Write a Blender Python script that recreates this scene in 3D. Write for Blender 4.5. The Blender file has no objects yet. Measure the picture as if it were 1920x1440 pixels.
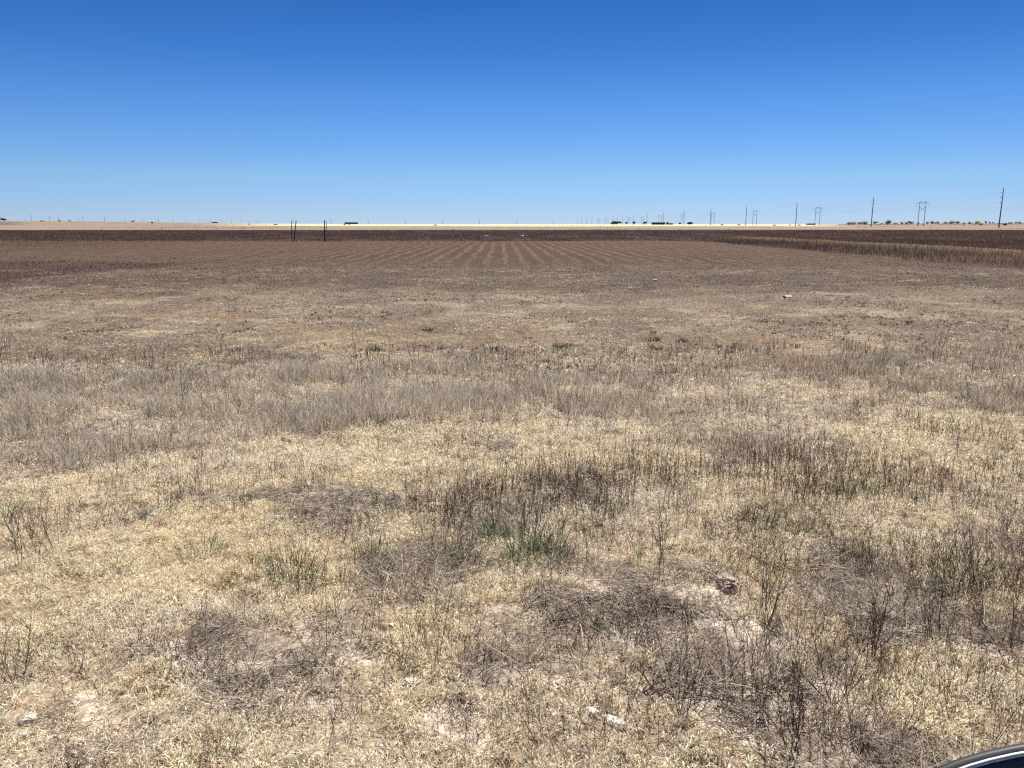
import bpy, bmesh, math, random
import numpy as np
from mathutils import Vector, Matrix, noise as mnoise

rng = np.random.default_rng(11)
random.seed(5)
R = math.radians
scene = bpy.context.scene
COL = scene.collection

# ------------------------------------------------------------------ camera
H = 1.7
F = 1450.0                       # focal length in photo pixels (1920 wide)
PITCH = math.atan(300 / F)
YAW = math.atan(20 / F)
cam_d = bpy.data.cameras.new('camera')
cam_d.lens = F / 1920 * 36
cam_d.sensor_width = 36
cam_d.clip_start = 0.03
cam_d.clip_end = 30000
cam = bpy.data.objects.new('camera', cam_d)
COL.objects.link(cam)
cam.location = (0, 0, H)
cam.rotation_euler = (math.pi / 2 - PITCH, 0, -YAW)
scene.camera = cam
CR = cam.rotation_euler.to_matrix()


def ray(px, py):
    return CR @ Vector(((px - 960) / F, (720 - py) / F, -1.0))


def P(px, py, z=0.0):
    """ground point seen at a photo pixel"""
    d = ray(px, py)
    t = (z - H) / d.z
    return (d.x * t, d.y * t)


def XD(px, y):
    """x of the vertical plane through pixel column px at distance y (near the horizon)"""
    d = ray(px, 424)
    return d.x / d.y * y


# ------------------------------------------------------------------ noise
def _hash(ix, iy, seed):
    h = (ix.astype(np.int64) * 374761393 + iy.astype(np.int64) * 668265263 + seed * 974634777) & 0xFFFFFFFF
    h = ((h ^ (h >> 13)) * 1274126177) & 0xFFFFFFFF
    return ((h ^ (h >> 16)) & 0xFFFFFF) / float(0xFFFFFF)


def vn(x, y, seed=0):
    x = np.asarray(x, float); y = np.asarray(y, float)
    ix = np.floor(x); iy = np.floor(y)
    fx = x - ix; fy = y - iy
    fx = fx * fx * (3 - 2 * fx); fy = fy * fy * (3 - 2 * fy)
    a = _hash(ix, iy, seed); b = _hash(ix + 1, iy, seed)
    c = _hash(ix, iy + 1, seed); d = _hash(ix + 1, iy + 1, seed)
    return a + (b - a) * fx + (c - a) * fy + (a - b - c + d) * fx * fy


def fbm(x, y, seed=0, o=4):
    s = 0; amp = 0.5; n = 0
    for k in range(o):
        s = s + amp * vn(x * 2 ** k, y * 2 ** k, seed + k * 17)
        n += amp; amp *= 0.55
    return s / n


def sst(a, b, x):
    t = np.clip((np.asarray(x, float) - a) / (b - a), 0, 1)
    return t * t * (3 - 2 * t)


def hgt(x, y):
    x = np.asarray(x, float); y = np.asarray(y, float)
    near = 1 - sst(10, 40, y)
    z = near * ((fbm(x * 0.9, y * 0.9, 3, 3) - 0.5) * 0.10 + (fbm(x * 4.5, y * 4.5, 8, 3) - 0.5) * 0.06 + (fbm(x * 11, y * 11, 9, 2) - 0.5) * 0.03)
    z = z + (1 - near) * (fbm(x * 0.25, y * 0.25, 5, 3) - 0.5) * 0.10 * (1 - sst(100, 300, y))
    z = z + .34 * np.exp(-((x - 28.2) / .75) ** 2) * sst(28, 36, y) * (1 - sst(85, 110, y))
    t = x / np.maximum(np.abs(y), 1)
    far = sst(420, 1700, y)
    z = z + far * (6.0 * sst(-0.20, -0.62, t) + 1.6 * sst(-0.05, -0.25, t) + 2.2 * sst(0.38, 0.62, t))
    z = z + sst(400, 800, y) * (fbm(x * 0.006, y * 0.006, 21, 3) - 0.5) * 1.2
    return z


# ------------------------------------------------------------------ region masks
def ell(x, y, px, py, rx, ry, soft=0.35):
    """soft ellipse on the ground around the point seen at px,py, sized there"""
    cx, cy = P(px, py)
    x1, _ = P(px + rx, py)
    _, ya = P(px, py - ry); _, yb = P(px, py + ry)
    ax = abs(x1 - cx); ay = abs(ya - yb) / 2; cy = (ya + yb) / 2
    d = np.sqrt(((x - cx) / ax) ** 2 + ((y - cy) / ay) ** 2)
    return 1 - sst(1 - soft, 1 + soft, d)


def ells(x, y, lst):
    m = np.zeros_like(x)
    for e in lst:
        w = e[4] if len(e) > 4 else 1.0
        m = np.maximum(m, w * ell(x, y, *e[:4]))
    return m


def warp(x, y, s=0.5, amp=0.25):
    return (x + (fbm(x / s, y / s, 31, 3) - 0.5) * 2 * amp, y + (fbm(x / s, y / s, 47, 3) - 0.5) * 2 * amp)


GREY_NEAR = [(-300, 880), (0, 888), (200, 868), (400, 848), (560, 815), (740, 800), (900, 790), (1040, 782), (1180, 800),
             (1300, 850), (1400, 845), (1500, 800), (1640, 772), (1730, 765), (1920, 800), (2300, 840)]
_gx = np.array([P(a, b)[0] / P(a, b)[1] for a, b in GREY_NEAR])
_gy = np.array([P(a, b)[1] for a, b in GREY_NEAR])
_hx = np.array([P(a, b)[0] / P(a, b)[1] for a, b in [(-200, 712), (0, 708), (500, 698), (960, 690), (1300, 676), (1920, 655), (2300, 650)]])
_hy = np.array([P(a, b)[1] for a, b in [(-200, 712), (0, 708), (500, 698), (960, 690), (1300, 676), (1920, 655), (2300, 650)]])


def m_grey(x, y):
    """band of grey standing grass"""
    wx, wy = warp(x, y, 0.9, 0.45)
    t = wx / np.maximum(wy, 0.5)
    lo = np.interp(t, _gx, _gy); hi = np.interp(t, _hx, _hy)
    m = sst(-0.18, 0.18, wy - lo) * (1 - sst(-0.5, 0.6, wy - hi))
    thin = ells(wx, wy, [(1250, 735, 160, 10, .7), (850, 775, 120, 8, .4), (370, 752, 40, 6, .6), (1600, 740, 130, 12, .6),
                         (960, 760, 60, 8, .5), (1430, 720, 120, 8, .4)])
    return m * (1 - thin)


BARE = [(1285, 1150, 110, 22), (1420, 1200, 110, 30), (1400, 1260, 90, 30), (860, 1385, 95, 30), (345, 1272, 65, 22),
        (1310, 1345, 70, 20), (1180, 1235, 90, 20, .7), (1740, 1195, 90, 28), (1850, 1215, 60, 18, .8), (1570, 1300, 60, 22),
        (1650, 1310, 50, 20), (1060, 1330, 70, 18, .7), (550, 1255, 60, 16, .8), (930, 1330, 60, 20, .6), (1200, 1130, 70, 14, .6),
        (480, 1385, 60, 14, .6), (110, 1355, 40, 12, .8), (1620, 1120, 130, 16, .5), (1480, 1350, 50, 20, .6)]
LITTER = [(370, 1245, 140, 55), (660, 938, 150, 20), (400, 935, 100, 16), (570, 975, 65, 26), (420, 1320, 110, 40, .8),
          (1130, 1190, 210, 70), (1330, 1290, 220, 100), (1620, 1110, 200, 50), (1620, 1390, 280, 60), (560, 1215, 110, 45),
          (930, 1290, 110, 40), (1500, 1035, 65, 30), (1780, 1180, 180, 60), (1480, 1290, 140, 80), (1250, 1100, 130, 30, .8),
          (770, 890, 90, 12, .7), (1560, 975, 110, 16, .7), (120, 1390, 90, 30, .5), (560, 1400, 60, 20, .4), (960, 1190, 90, 40, .8),
          (200, 970, 60, 10, .4), (1870, 1010, 60, 30, .6)]
STRAW = [(150, 1110, 260, 90), (1270, 805, 230, 24), (1800, 800, 130, 24), (430, 880, 220, 22), (200, 1010, 250, 24), (720, 1370, 160, 70),
         (1230, 1395, 130, 50), (1810, 1290, 120, 70), (1480, 880, 70, 20), (820, 870, 170, 30), (650, 1010, 120, 22, .7), (430, 1000, 170, 22, .8),
         (700, 1230, 110, 50, .8), (960, 900, 140, 26, .7), (1670, 1020, 80, 30, .8), (1480, 1120, 60, 26, .8), (1490, 1250, 26, 30, .9),
         (1590, 1340, 40, 26, .8), (1000, 1190, 50, 30, .6), (160, 1210, 200, 90), (300, 1400, 120, 40), (930, 1410, 60, 30)]
STALK = [(1150, 985, 430, 110, 1.0), (1620, 930, 360, 120, .85), (1560, 1230, 420, 200, .75), (830, 1010, 220, 70, .55), (620, 905, 160, 30, .35),
         (70, 1010, 50, 30, .8), (1000, 1180, 300, 90, .6), (560, 1080, 100, 40, .6), (1300, 890, 240, 40, .6), (1800, 1100, 260, 110, .85),
         (30, 1250, 40, 60, .7), (700, 1150, 160, 60, .35), (1850, 860, 120, 60, .6), (300, 930, 150, 20, .3), (640, 1020, 60, 40, .5),
         (1340, 1060, 160, 60, .8), (1700, 1380, 220, 80, .5), (380, 1290, 90, 30, .25), (1150, 1340, 250, 80, .4)]


def m_near(x, y):
    wx, wy = warp(x, y, 0.7, 0.30)
    wx, wy = warp(wx, wy, 0.25, 0.10)
    bare = ells(wx, wy, BARE)
    lit = np.maximum(ells(wx, wy, LITTER), sst(0.60, 0.72, fbm(x * 1.7, y * 1.7, 77, 3)) * 0.7 * (1 - sst(5.5, 6.5, y)))
    stw = ells(wx, wy, STRAW)
    return bare, lit * (1 - 0.75 * stw), stw


def m_dark(x, y):
    """tall dark reddish weeds of the far field, with its strips on the right"""
    e1 = (fbm(x * 0.35, y * 0.35, 61, 3) - 0.5)
    main = sst(-1.5, 1.5, y - 79 + e1 * 5 - 0.03 * np.abs(x)) * (1 - sst(-3, 3, y - 226 + e1 * 8))
    strip = sst(-0.25, 0.25, x - 20.0 + e1 * 1.2) * sst(28.0, 31.0, y + e1 * 4) * (1 - sst(290, 300, y))
    lane = (1 - sst(0.5, 1.1, np.abs(x - 28.2 + e1 * 0.9))) * (1 - sst(74, 92, y))
    lane2 = (1 - sst(1.2, 2.2, np.abs(x - 47 + e1 * 2))) * (1 - sst(90, 140, y)) * 0.7
    strip = strip * (1 - 0.5 * lane2)
    orange = ell(x, y, 1850, 486, 110, 5, 0.5)
    strip = strip * (1 - 0.6 * orange)
    t = x / np.maximum(y, 1)
    wn = np.interp(t, [-.9, -.66, -.56, -.47, -.40], [20, 22.5, 25.5, 29.5, 33.2])
    wf = np.interp(t, [-.9, -.66, -.56, -.47, -.40], [36, 36, 37, 36, 34.5])
    wedge = sst(-1.2, 1.2, y - wn + e1 * 5) * (1 - sst(-.6, .6, y - wf + e1 * 2)) * sst(-.38, -.44, t) * 1.05
    return np.clip(np.maximum(np.maximum(main, strip), wedge), 0, 1)


def m_red(x, y):
    """bare red plough soil between the crop rows"""
    n = fbm(x * 0.12, y * 0.05, 91, 3)
    m = sst(33, 46, y + (n - .5) * 16) * (1 - sst(74, 80, y)) * (1 - 0.75 * sst(14, 26, np.abs(x + 1)))
    m = np.maximum(m, 0.75 * ell(x, y, 230, 466, 190, 9, .5))
    m = np.maximum(m, 0.5 * ell(x, y, 200, 555, 170, 9, .5))
    m = np.maximum(m, 0.4 * sst(0.56, 0.7, n) * sst(30, 40, y))
    return m


def m_rows(x, y):
    return sst(19, 44, y) * (1 - sst(76, 84, y)) * (1 - sst(20, 44, np.abs(x + 2))) * (1 - sst(19, 20.5, x))


# ------------------------------------------------------------------ materials
def new_mat(name):
    m = bpy.data.materials.new(name)
    m.use_nodes = True
    nt = m.node_tree
    return m, nt, nt.nodes['Principled BSDF'], nt.nodes['Material Output']


def plain(name, col, rough=0.7, metal=0.0, var=0.25, scale=6.0, spec=0.4, bump=0.0):
    m, nt, b, o = new_mat(name)
    N = nt.nodes; L = nt.links
    tc = N.new('ShaderNodeTexCoord'); nz = N.new('ShaderNodeTexNoise')
    nz.inputs['Scale'].default_value = scale; nz.inputs['Detail'].default_value = 5
    L.new(tc.outputs['Object'], nz.inputs['Vector'])
    mx = N.new('ShaderNodeMix'); mx.data_type = 'RGBA'
    mx.inputs[6].default_value = (*[c * (1 - var) for c in col], 1)
    mx.inputs[7].default_value = (*[min(1, c * (1 + var)) for c in col], 1)
    L.new(nz.outputs['Fac'], mx.inputs[0])
    L.new(mx.outputs[2], b.inputs['Base Color'])
    b.inputs['Roughness'].default_value = rough
    b.inputs['Metallic'].default_value = metal
    b.inputs['Specular IOR Level'].default_value = spec
    if bump:
        bp = N.new('ShaderNodeBump'); bp.inputs['Strength'].default_value = bump; bp.inputs['Distance'].default_value = 0.02
        L.new(nz.outputs['Fac'], bp.inputs['Height']); L.new(bp.outputs['Normal'], b.inputs['Normal'])
    return m


def blade_mat(name, trans=0.25, rough=0.65, spec=0.25):
    m, nt, b, o = new_mat(name)
    N = nt.nodes; L = nt.links
    at = N.new('ShaderNodeAttribute'); at.attribute_name = 'tint'
    L.new(at.outputs['Color'], b.inputs['Base Color'])
    b.inputs['Roughness'].default_value = rough
    b.inputs['Specular IOR Level'].default_value = spec
    tr = N.new('ShaderNodeBsdfTranslucent'); L.new(at.outputs['Color'], tr.inputs['Color'])
    mx = N.new('ShaderNodeMixShader'); mx.inputs[0].default_value = trans
    L.new(b.outputs[0], mx.inputs[1]); L.new(tr.outputs[0], mx.inputs[2])
    L.new(mx.outputs[0], o.inputs['Surface'])
    return m


M_BLADE = blade_mat('dry_grass_blades', 0.30)
M_STALK = blade_mat('dry_stalks', 0.0, 0.8, 0.2)
M_GREEN = blade_mat('green_blades', 0.25)


def ground_mat():
    m, nt, b, o = new_mat('field_soil')
    N = nt.nodes; L = nt.links
    at = N.new('ShaderNodeAttribute'); at.attribute_name = 'tint'
    a2 = N.new('ShaderNodeAttribute'); a2.attribute_name = 'rowmask'
    geo = N.new('ShaderNodeNewGeometry')
    sep = N.new('ShaderNodeSeparateXYZ'); L.new(geo.outputs['Position'], sep.inputs[0])

    def noise(scale, detail=6, rough=0.6, vec=None):
        n = N.new('ShaderNodeTexNoise'); n.inputs['Scale'].default_value = scale
        n.inputs['Detail'].default_value = detail; n.inputs['Roughness'].default_value = rough
        L.new(vec or geo.outputs['Position'], n.inputs['Vector'])
        return n

    def math_(op, a, bb, clamp=False):
        n = N.new('ShaderNodeMath'); n.operation = op; n.use_clamp = clamp
        for i, v in enumerate((a, bb)):
            if isinstance(v, (int, float)):
                n.inputs[i].default_value = v
            else:
                L.new(v, n.inputs[i])
        return n.outputs[0]

    def mapr(v, a, bb, c, d):
        n = N.new('ShaderNodeMapRange'); L.new(v, n.inputs[0])
        for i, q in enumerate((a, bb, c, d)):
            n.inputs[i + 1].default_value = q
        return n.outputs[0]

    def mul(colsock, val):
        n = N.new('ShaderNodeMix'); n.data_type = 'RGBA'; n.blend_type = 'MULTIPLY'; n.inputs[0].default_value = 1
        cb = N.new('ShaderNodeCombineColor')
        for i in range(3):
            L.new(val, cb.inputs[i])
        L.new(colsock, n.inputs[6]); L.new(cb.outputs[0], n.inputs[7])
        return n.outputs[2]

    fine = noise(70, 4, 0.7); mid = noise(9, 5, 0.65); spk = noise(24, 3, 0.6); big = noise(0.5, 5, 0.6)
    # long streaks along the rows of the far fields
    mp = N.new('ShaderNodeMapping'); mp.inputs['Scale'].default_value = (0.55, 0.10, 1)
    L.new(geo.outputs['Position'], mp.inputs['Vector'])
    streak = noise(1.0, 6, 0.65, mp.outputs[0])
    c = mul(at.outputs['Color'], mapr(fine.outputs['Fac'], 0.3, 0.7, 0.72, 1.25))
    c = mul(c, mapr(mid.outputs['Fac'], 0.34, 0.66, 0.66, 1.34))
    c = mul(c, mapr(spk.outputs['Fac'], 0.36, 0.64, 0.62, 1.38))
    c = mul(c, mapr(big.outputs['Fac'], 0.3, 0.7, 0.88, 1.12))
    c = mul(c, mapr(streak.outputs['Fac'], 0.3, 0.7, 0.80, 1.18))
    # crop rows: pale stubble ridges between reddish furrows
    wob = noise(0.35, 3, 0.5)
    xx = math_('ADD', sep.outputs[0], math_('MULTIPLY', math_('SUBTRACT', wob.outputs['Fac'], 0.5), 0.5))
    s = math_('SINE', math_('MULTIPLY', xx, 2 * math.pi / 0.84), 0.0)
    brk = noise(1.7, 4, 0.7)
    ridge = math_('MULTIPLY', mapr(s, 0.1, 0.95, 0, 1), mapr(brk.outputs['Fac'], 0.32, 0.6, 0, 1))
    ridge = math_('MULTIPLY', ridge, a2.outputs['Fac'], True)
    mx = N.new('ShaderNodeMix'); mx.data_type = 'RGBA'
    L.new(math_('MULTIPLY', ridge, 0.70), mx.inputs[0]); L.new(c, mx.inputs[6]); mx.inputs[7].default_value = (0.175, 0.122, 0.078, 1)
    L.new(mx.outputs[2], b.inputs['Base Color'])
    b.inputs['Roughness'].default_value = 0.95
    b.inputs['Specular IOR Level'].default_value = 0.1
    bp = N.new('ShaderNodeBump'); bp.inputs['Strength'].default_value = 0.7; bp.inputs['Distance'].default_value = 0.02
    h = math_('ADD', math_('MULTIPLY', mid.outputs['Fac'], 0.7), math_('MULTIPLY', fine.outputs['Fac'], 0.35))
    L.new(h, bp.inputs['Height']); L.new(bp.outputs['Normal'], b.inputs['Normal'])
    return m


# ------------------------------------------------------------------ object helpers
def tag(o, label=None, cat=None, group=None, kind=None):
    if label: o['label'] = label
    if cat: o['category'] = cat
    if group: o['group'] = group
    if kind: o['kind'] = kind
    return o


def mesh_np(name, verts, faces, tint=None, smooth=False):
    """verts (n,3), faces (m,k) -> mesh"""
    me = bpy.data.meshes.new(name)
    v = np.ascontiguousarray(verts, np.float32)
    f = np.ascontiguousarray(faces, np.int32)
    k = f.shape[1]
    me.vertices.add(len(v)); me.vertices.foreach_set('co', v.ravel())
    me.loops.add(f.size); me.loops.foreach_set('vertex_index', f.ravel())
    me.polygons.add(len(f)); me.polygons.foreach_set('loop_start', np.arange(0, f.size, k, dtype=np.int32))
    if smooth:
        me.polygons.foreach_set('use_smooth', np.ones(len(f), bool))
    if tint is not None:
        a = me.attributes.new('tint', 'FLOAT_COLOR', 'POINT')
        c = np.ones((len(v), 4), np.float32); c[:, :3] = tint
        a.data.foreach_set('color', c.ravel())
    me.update(calc_edges=True)
    return me


def link(name, me, mat, parent=None, loc=None):
    o = bpy.data.objects.new(name, me)
    COL.objects.link(o)
    if mat is not None and not me.materials:
        me.materials.append(mat)
    if parent: o.parent = parent
    if loc is not None: o.location = loc
    return o


def empty(name, loc, rz=0.0):
    o = bpy.data.objects.new(name, None)
    o.empty_display_size = 0.2
    COL.objects.link(o)
    o.location = loc; o.rotation_euler = (0, 0, rz)
    return o


def copy_tree(o, parent=None):
    c = o.copy(); COL.objects.link(c); c.parent = parent
    for ch in list(o.children):
        copy_tree(ch, c)
    return c


class Geo:
    """collects numpy pieces with one face size (4)"""
    def __init__(self):
        self.v = []; self.f = []; self.c = []; self.n = 0

    def add(self, v, f, c):
        self.v.append(v); self.f.append(f + self.n); self.c.append(c); self.n += len(v)

    def mesh(self, name, smooth=False):
        return mesh_np(name, np.concatenate(self.v), np.concatenate(self.f), np.concatenate(self.c), smooth)


def ribbons(base, az, length, lean0, lean1, width, col, seg=2, tip=1.0, face=None, daz=0.0):
    """curved grass blades; returns verts, faces, colours"""
    n = len(base)
    k = seg + 1
    pts = np.zeros((n, k, 3)); pts[:, 0] = base
    for s in range(seg):
        t = s / max(seg - 1, 1)
        ln = lean0 + (lean1 - lean0) * t
        a = az + daz * s
        st = length / seg
        pts[:, s + 1, 0] = pts[:, s, 0] + st * np.sin(ln) * np.cos(a)
        pts[:, s + 1, 1] = pts[:, s, 1] + st * np.sin(ln) * np.sin(a)
        pts[:, s + 1, 2] = pts[:, s, 2] + st * np.cos(ln)
    if face is None:
        face = rng.uniform(0, math.pi, n)
    wv = np.stack([np.cos(face), np.sin(face), np.zeros(n)], 1)
    tap = np.linspace(1, 0.25, k)
    out = np.zeros((n, k, 2, 3))
    half = (width[:, None] * tap[None] / 2)[..., None] * wv[:, None, :]
    out[:, :, 0] = pts - half
    out[:, :, 1] = pts + half
    idx = np.arange(n * k * 2).reshape(n, k, 2)
    f = np.stack([idx[:, :-1, 0], idx[:, :-1, 1], idx[:, 1:, 1], idx[:, 1:, 0]], -1).reshape(-1, 4)
    cc = np.repeat(col[:, None, :], k, 1) * np.linspace(1, tip, k)[None, :, None]
    cc = np.repeat(cc[:, :, None, :], 2, 2)
    return out.reshape(-1, 3), f, cc.reshape(-1, 3)


def tubes(pts, rad, col, sides=3):
    """pts (n,k,3), rad (n,k) -> prism tubes"""
    n, k, _ = pts.shape
    d = np.zeros_like(pts)
    d[:, 1:] = pts[:, 1:] - pts[:, :-1]; d[:, 0] = d[:, 1]
    d /= np.maximum(np.linalg.norm(d, axis=2, keepdims=True), 1e-9)
    ref = np.where(np.abs(d[..., 2:3]) > 0.9, np.array([1.0, 0, 0]), np.array([0, 0, 1.0]))
    u = np.cross(d, ref); u /= np.maximum(np.linalg.norm(u, axis=2, keepdims=True), 1e-9)
    w = np.cross(d, u)
    out = np.zeros((n, k, sides, 3))
    for s in range(sides):
        a = 2 * math.pi * s / sides
        out[:, :, s] = pts + rad[..., None] * (math.cos(a) * u + math.sin(a) * w)
    idx = np.arange(n * k * sides).reshape(n, k, sides)
    f = []
    for s in range(sides):
        q = (s + 1) % sides
        f.append(np.stack([idx[:, :-1, s], idx[:, :-1, q], idx[:, 1:, q], idx[:, 1:, s]], -1).reshape(-1, 4))
    cc = np.repeat(np.repeat(col[:, None, None, :], k, 1), sides, 2)
    return out.reshape(-1, 3), np.concatenate(f), cc.reshape(-1, 3)


def pick(cols, n, jit=0.15):
    """random palette colours with brightness jitter"""
    c = np.array(cols)[rng.integers(0, len(cols), n)]
    return np.clip(c * (1 + rng.normal(0, jit, (n, 1))) * (1 + rng.normal(0, jit * 0.25, (n, 3))), 0.005, 0.95)


def scatter(n, y0, y1, fall_at, power, half=lambda y: 0.80 * y + 1.0):
    ys = np.geomspace(y0, y1, 600)
    dens = np.minimum(1, (fall_at / ys) ** power) * half(ys)
    cdf = np.concatenate([[0], np.cumsum((dens[1:] + dens[:-1]) / 2 * np.diff(ys))])
    y = np.interp(rng.random(n) * cdf[-1], cdf, ys)
    x = rng.uniform(-1, 1, n) * half(y)
    return x, y


def base_at(x, y, dz=-0.004):
    return np.stack([x, y, hgt(x, y) + dz], 1)


U = rng.uniform

# ------------------------------------------------------------------ ground sheet
SOIL = np.array([.55, .46, .37]); STRAW_SHADE = np.array([.27, .205, .13]); LITC = np.array([.29, .235, .185])  # straw floor tone is darkened to paint the shaded gaps between blades
GREYC = np.array([.27, .22, .17]); DARKC = np.array([.056, .034, .0235]); REDC = np.array([.064, .031, .019])


def lerp(a, b, t):
    return a + (b - a) * t[..., None]


def ground_col(x, y):
    bare, lit, stw = m_near(x, y)
    n1 = fbm(x * 0.8, y * 0.8, 101, 4); n2 = fbm(x * 0.25, y * 0.6, 131, 4); n3 = fbm(x * 3.1, y * 3.1, 151, 3)
    c = np.zeros(x.shape + (3,)) + STRAW_SHADE * 0.70 + SOIL * 0.16
    c = lerp(c, STRAW_SHADE, stw * 0.7)
    c = lerp(c, LITC, np.clip(lit, 0, 1) * 0.8)
    c = lerp(c, SOIL, np.clip(bare, 0, 1) * (1 - 0.3 * n3))
    c = lerp(c, GREYC, m_grey(x, y) * 0.85)
    # middle ground, 9 to 30 m: trodden grey tan with straw and brown patches
    tan = np.zeros(x.shape + (3,)) + np.array([.165, .128, .092])
    tan = lerp(tan, np.array([.30, .24, .165]), sst(0.54, 0.66, fbm(x * 1.1, y * 1.3, 133, 5)) * 0.5)
    tan = lerp(tan, np.array([.115, .085, .062]), sst(0.50, 0.68, n1) * 0.6)
    tan = lerp(tan, np.array([.22, .15, .085]), sst(0.58, 0.70, fbm(x * .5, y * .8, 177, 3)) * 0.35)
    tan = lerp(tan, np.array([.105, .080, .060]), sst(17, 22, y + (n2 - .5) * 8) * 0.8)
    c = lerp(c, tan, sst(8.6, 9.8, y + (n1 - .5) * 1.5))
    back = np.zeros(x.shape + (3,)) + np.array([.080, .052, .032])
    c = lerp(c, back, sst(24, 36, y + (n2 - .5) * 10))
    brn = sst(19, 23, y + (n1 - .5) * 3) * (1 - sst(25, 30, y + (n1 - .5) * 6)) * sst(0.35, 0.6, fbm(x * .12, y * .2, 181, 3))
    c = lerp(c, np.array([.075, .05, .035]), brn * 0.6)
    c = lerp(c, REDC, m_red(x, y) * 0.8)
    c = lerp(c, DARKC, m_dark(x, y) * 0.95)
    lane = np.exp(-((x - 28.2) / .6) ** 2) * sst(29, 34, y) * (1 - sst(82, 105, y))
    c = lerp(c, np.array([.115, .076, .045]), lane)
    # beyond the dark field: pale dry range, then a bright stubble strip
    n5 = fbm(x * 0.02, y * 0.01, 201, 4); t = x / np.maximum(y, 1)
    far = np.zeros(x.shape + (3,)) + np.array([.235, .18, .13])
    far = lerp(far, np.array([.20, .145, .10]), sst(0.5, 0.68, n5) * 0.7)
    bright = sst(540, 640, y + (n5 - .5) * 120) * sst(-0.40, -0.24, t + (n5 - .5) * .08) * (1 - sst(0.36, 0.47, t))
    far = lerp(far, np.array([.50, .45, .31]), bright)
    hill = sst(-0.585, -0.625, t + (n5 - .5) * 0.06) * sst(620, 760, y) * (1 - sst(1000, 1300, y)) * sst(0.36, 0.46, fbm(x * .02, y * .008, 207, 3))
    far = lerp(far, np.array([.13, .10, .075]), hill)
    c = lerp(c, far, sst(-3, 3, y - 228 + (fbm(x * .35, y * .35, 61, 3) - .5) * 8))
    return c


def build_ground():
    ys = np.concatenate([[-60, -20, -6, 0.3], np.geomspace(1.3, 7000, 780)])
    nx = 520
    t = np.linspace(-1, 1, nx)
    hw = np.where(ys < 1, np.array([1.0]) * (6 + np.abs(ys - 1) * 1.6), 1.15 * ys + 4.0)
    X = t[None, :] * hw[:, None]; Y = np.repeat(ys[:, None], nx, 1)
    Z = hgt(X, Y)
    v = np.stack([X, Y, Z], -1).reshape(-1, 3)
    idx = np.arange(len(ys) * nx).reshape(len(ys), nx)
    f = np.stack([idx[:-1, :-1], idx[:-1, 1:], idx[1:, 1:], idx[1:, :-1]], -1).reshape(-1, 4)
    c = ground_col(X.ravel(), Y.ravel())
    me = mesh_np('ground', v, f, c, True)
    a = me.attributes.new('rowmask', 'FLOAT', 'POINT')
    a.data.foreach_set('value', (m_rows(X, Y) * (1 - 0.9 * m_dark(X, Y))).ravel().astype(np.float32))
    o = link('ground', me, ground_mat())
    tag(o, kind='structure')


build_ground()

# ------------------------------------------------------------------ grass as stuff
PALE = [(.84, .74, .53), (.78, .67, .46), (.90, .83, .64), (.70, .59, .43), (.83, .72, .54), (.60, .49, .35)]
GREYS = [(.53, .465, .375), (.36, .312, .245), (.70, .625, .515), (.19, .16, .122), (.47, .407, .325)]
BROWN = [(.145, .084, .058), (.10, .060, .043), (.20, .118, .08), (.125, .078, .056)]
LITT = [(.26, .21, .165), (.13, .098, .075), (.38, .32, .25), (.085, .063, .05), (.16, .122, .094), (.10, .075, .058)]


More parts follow.
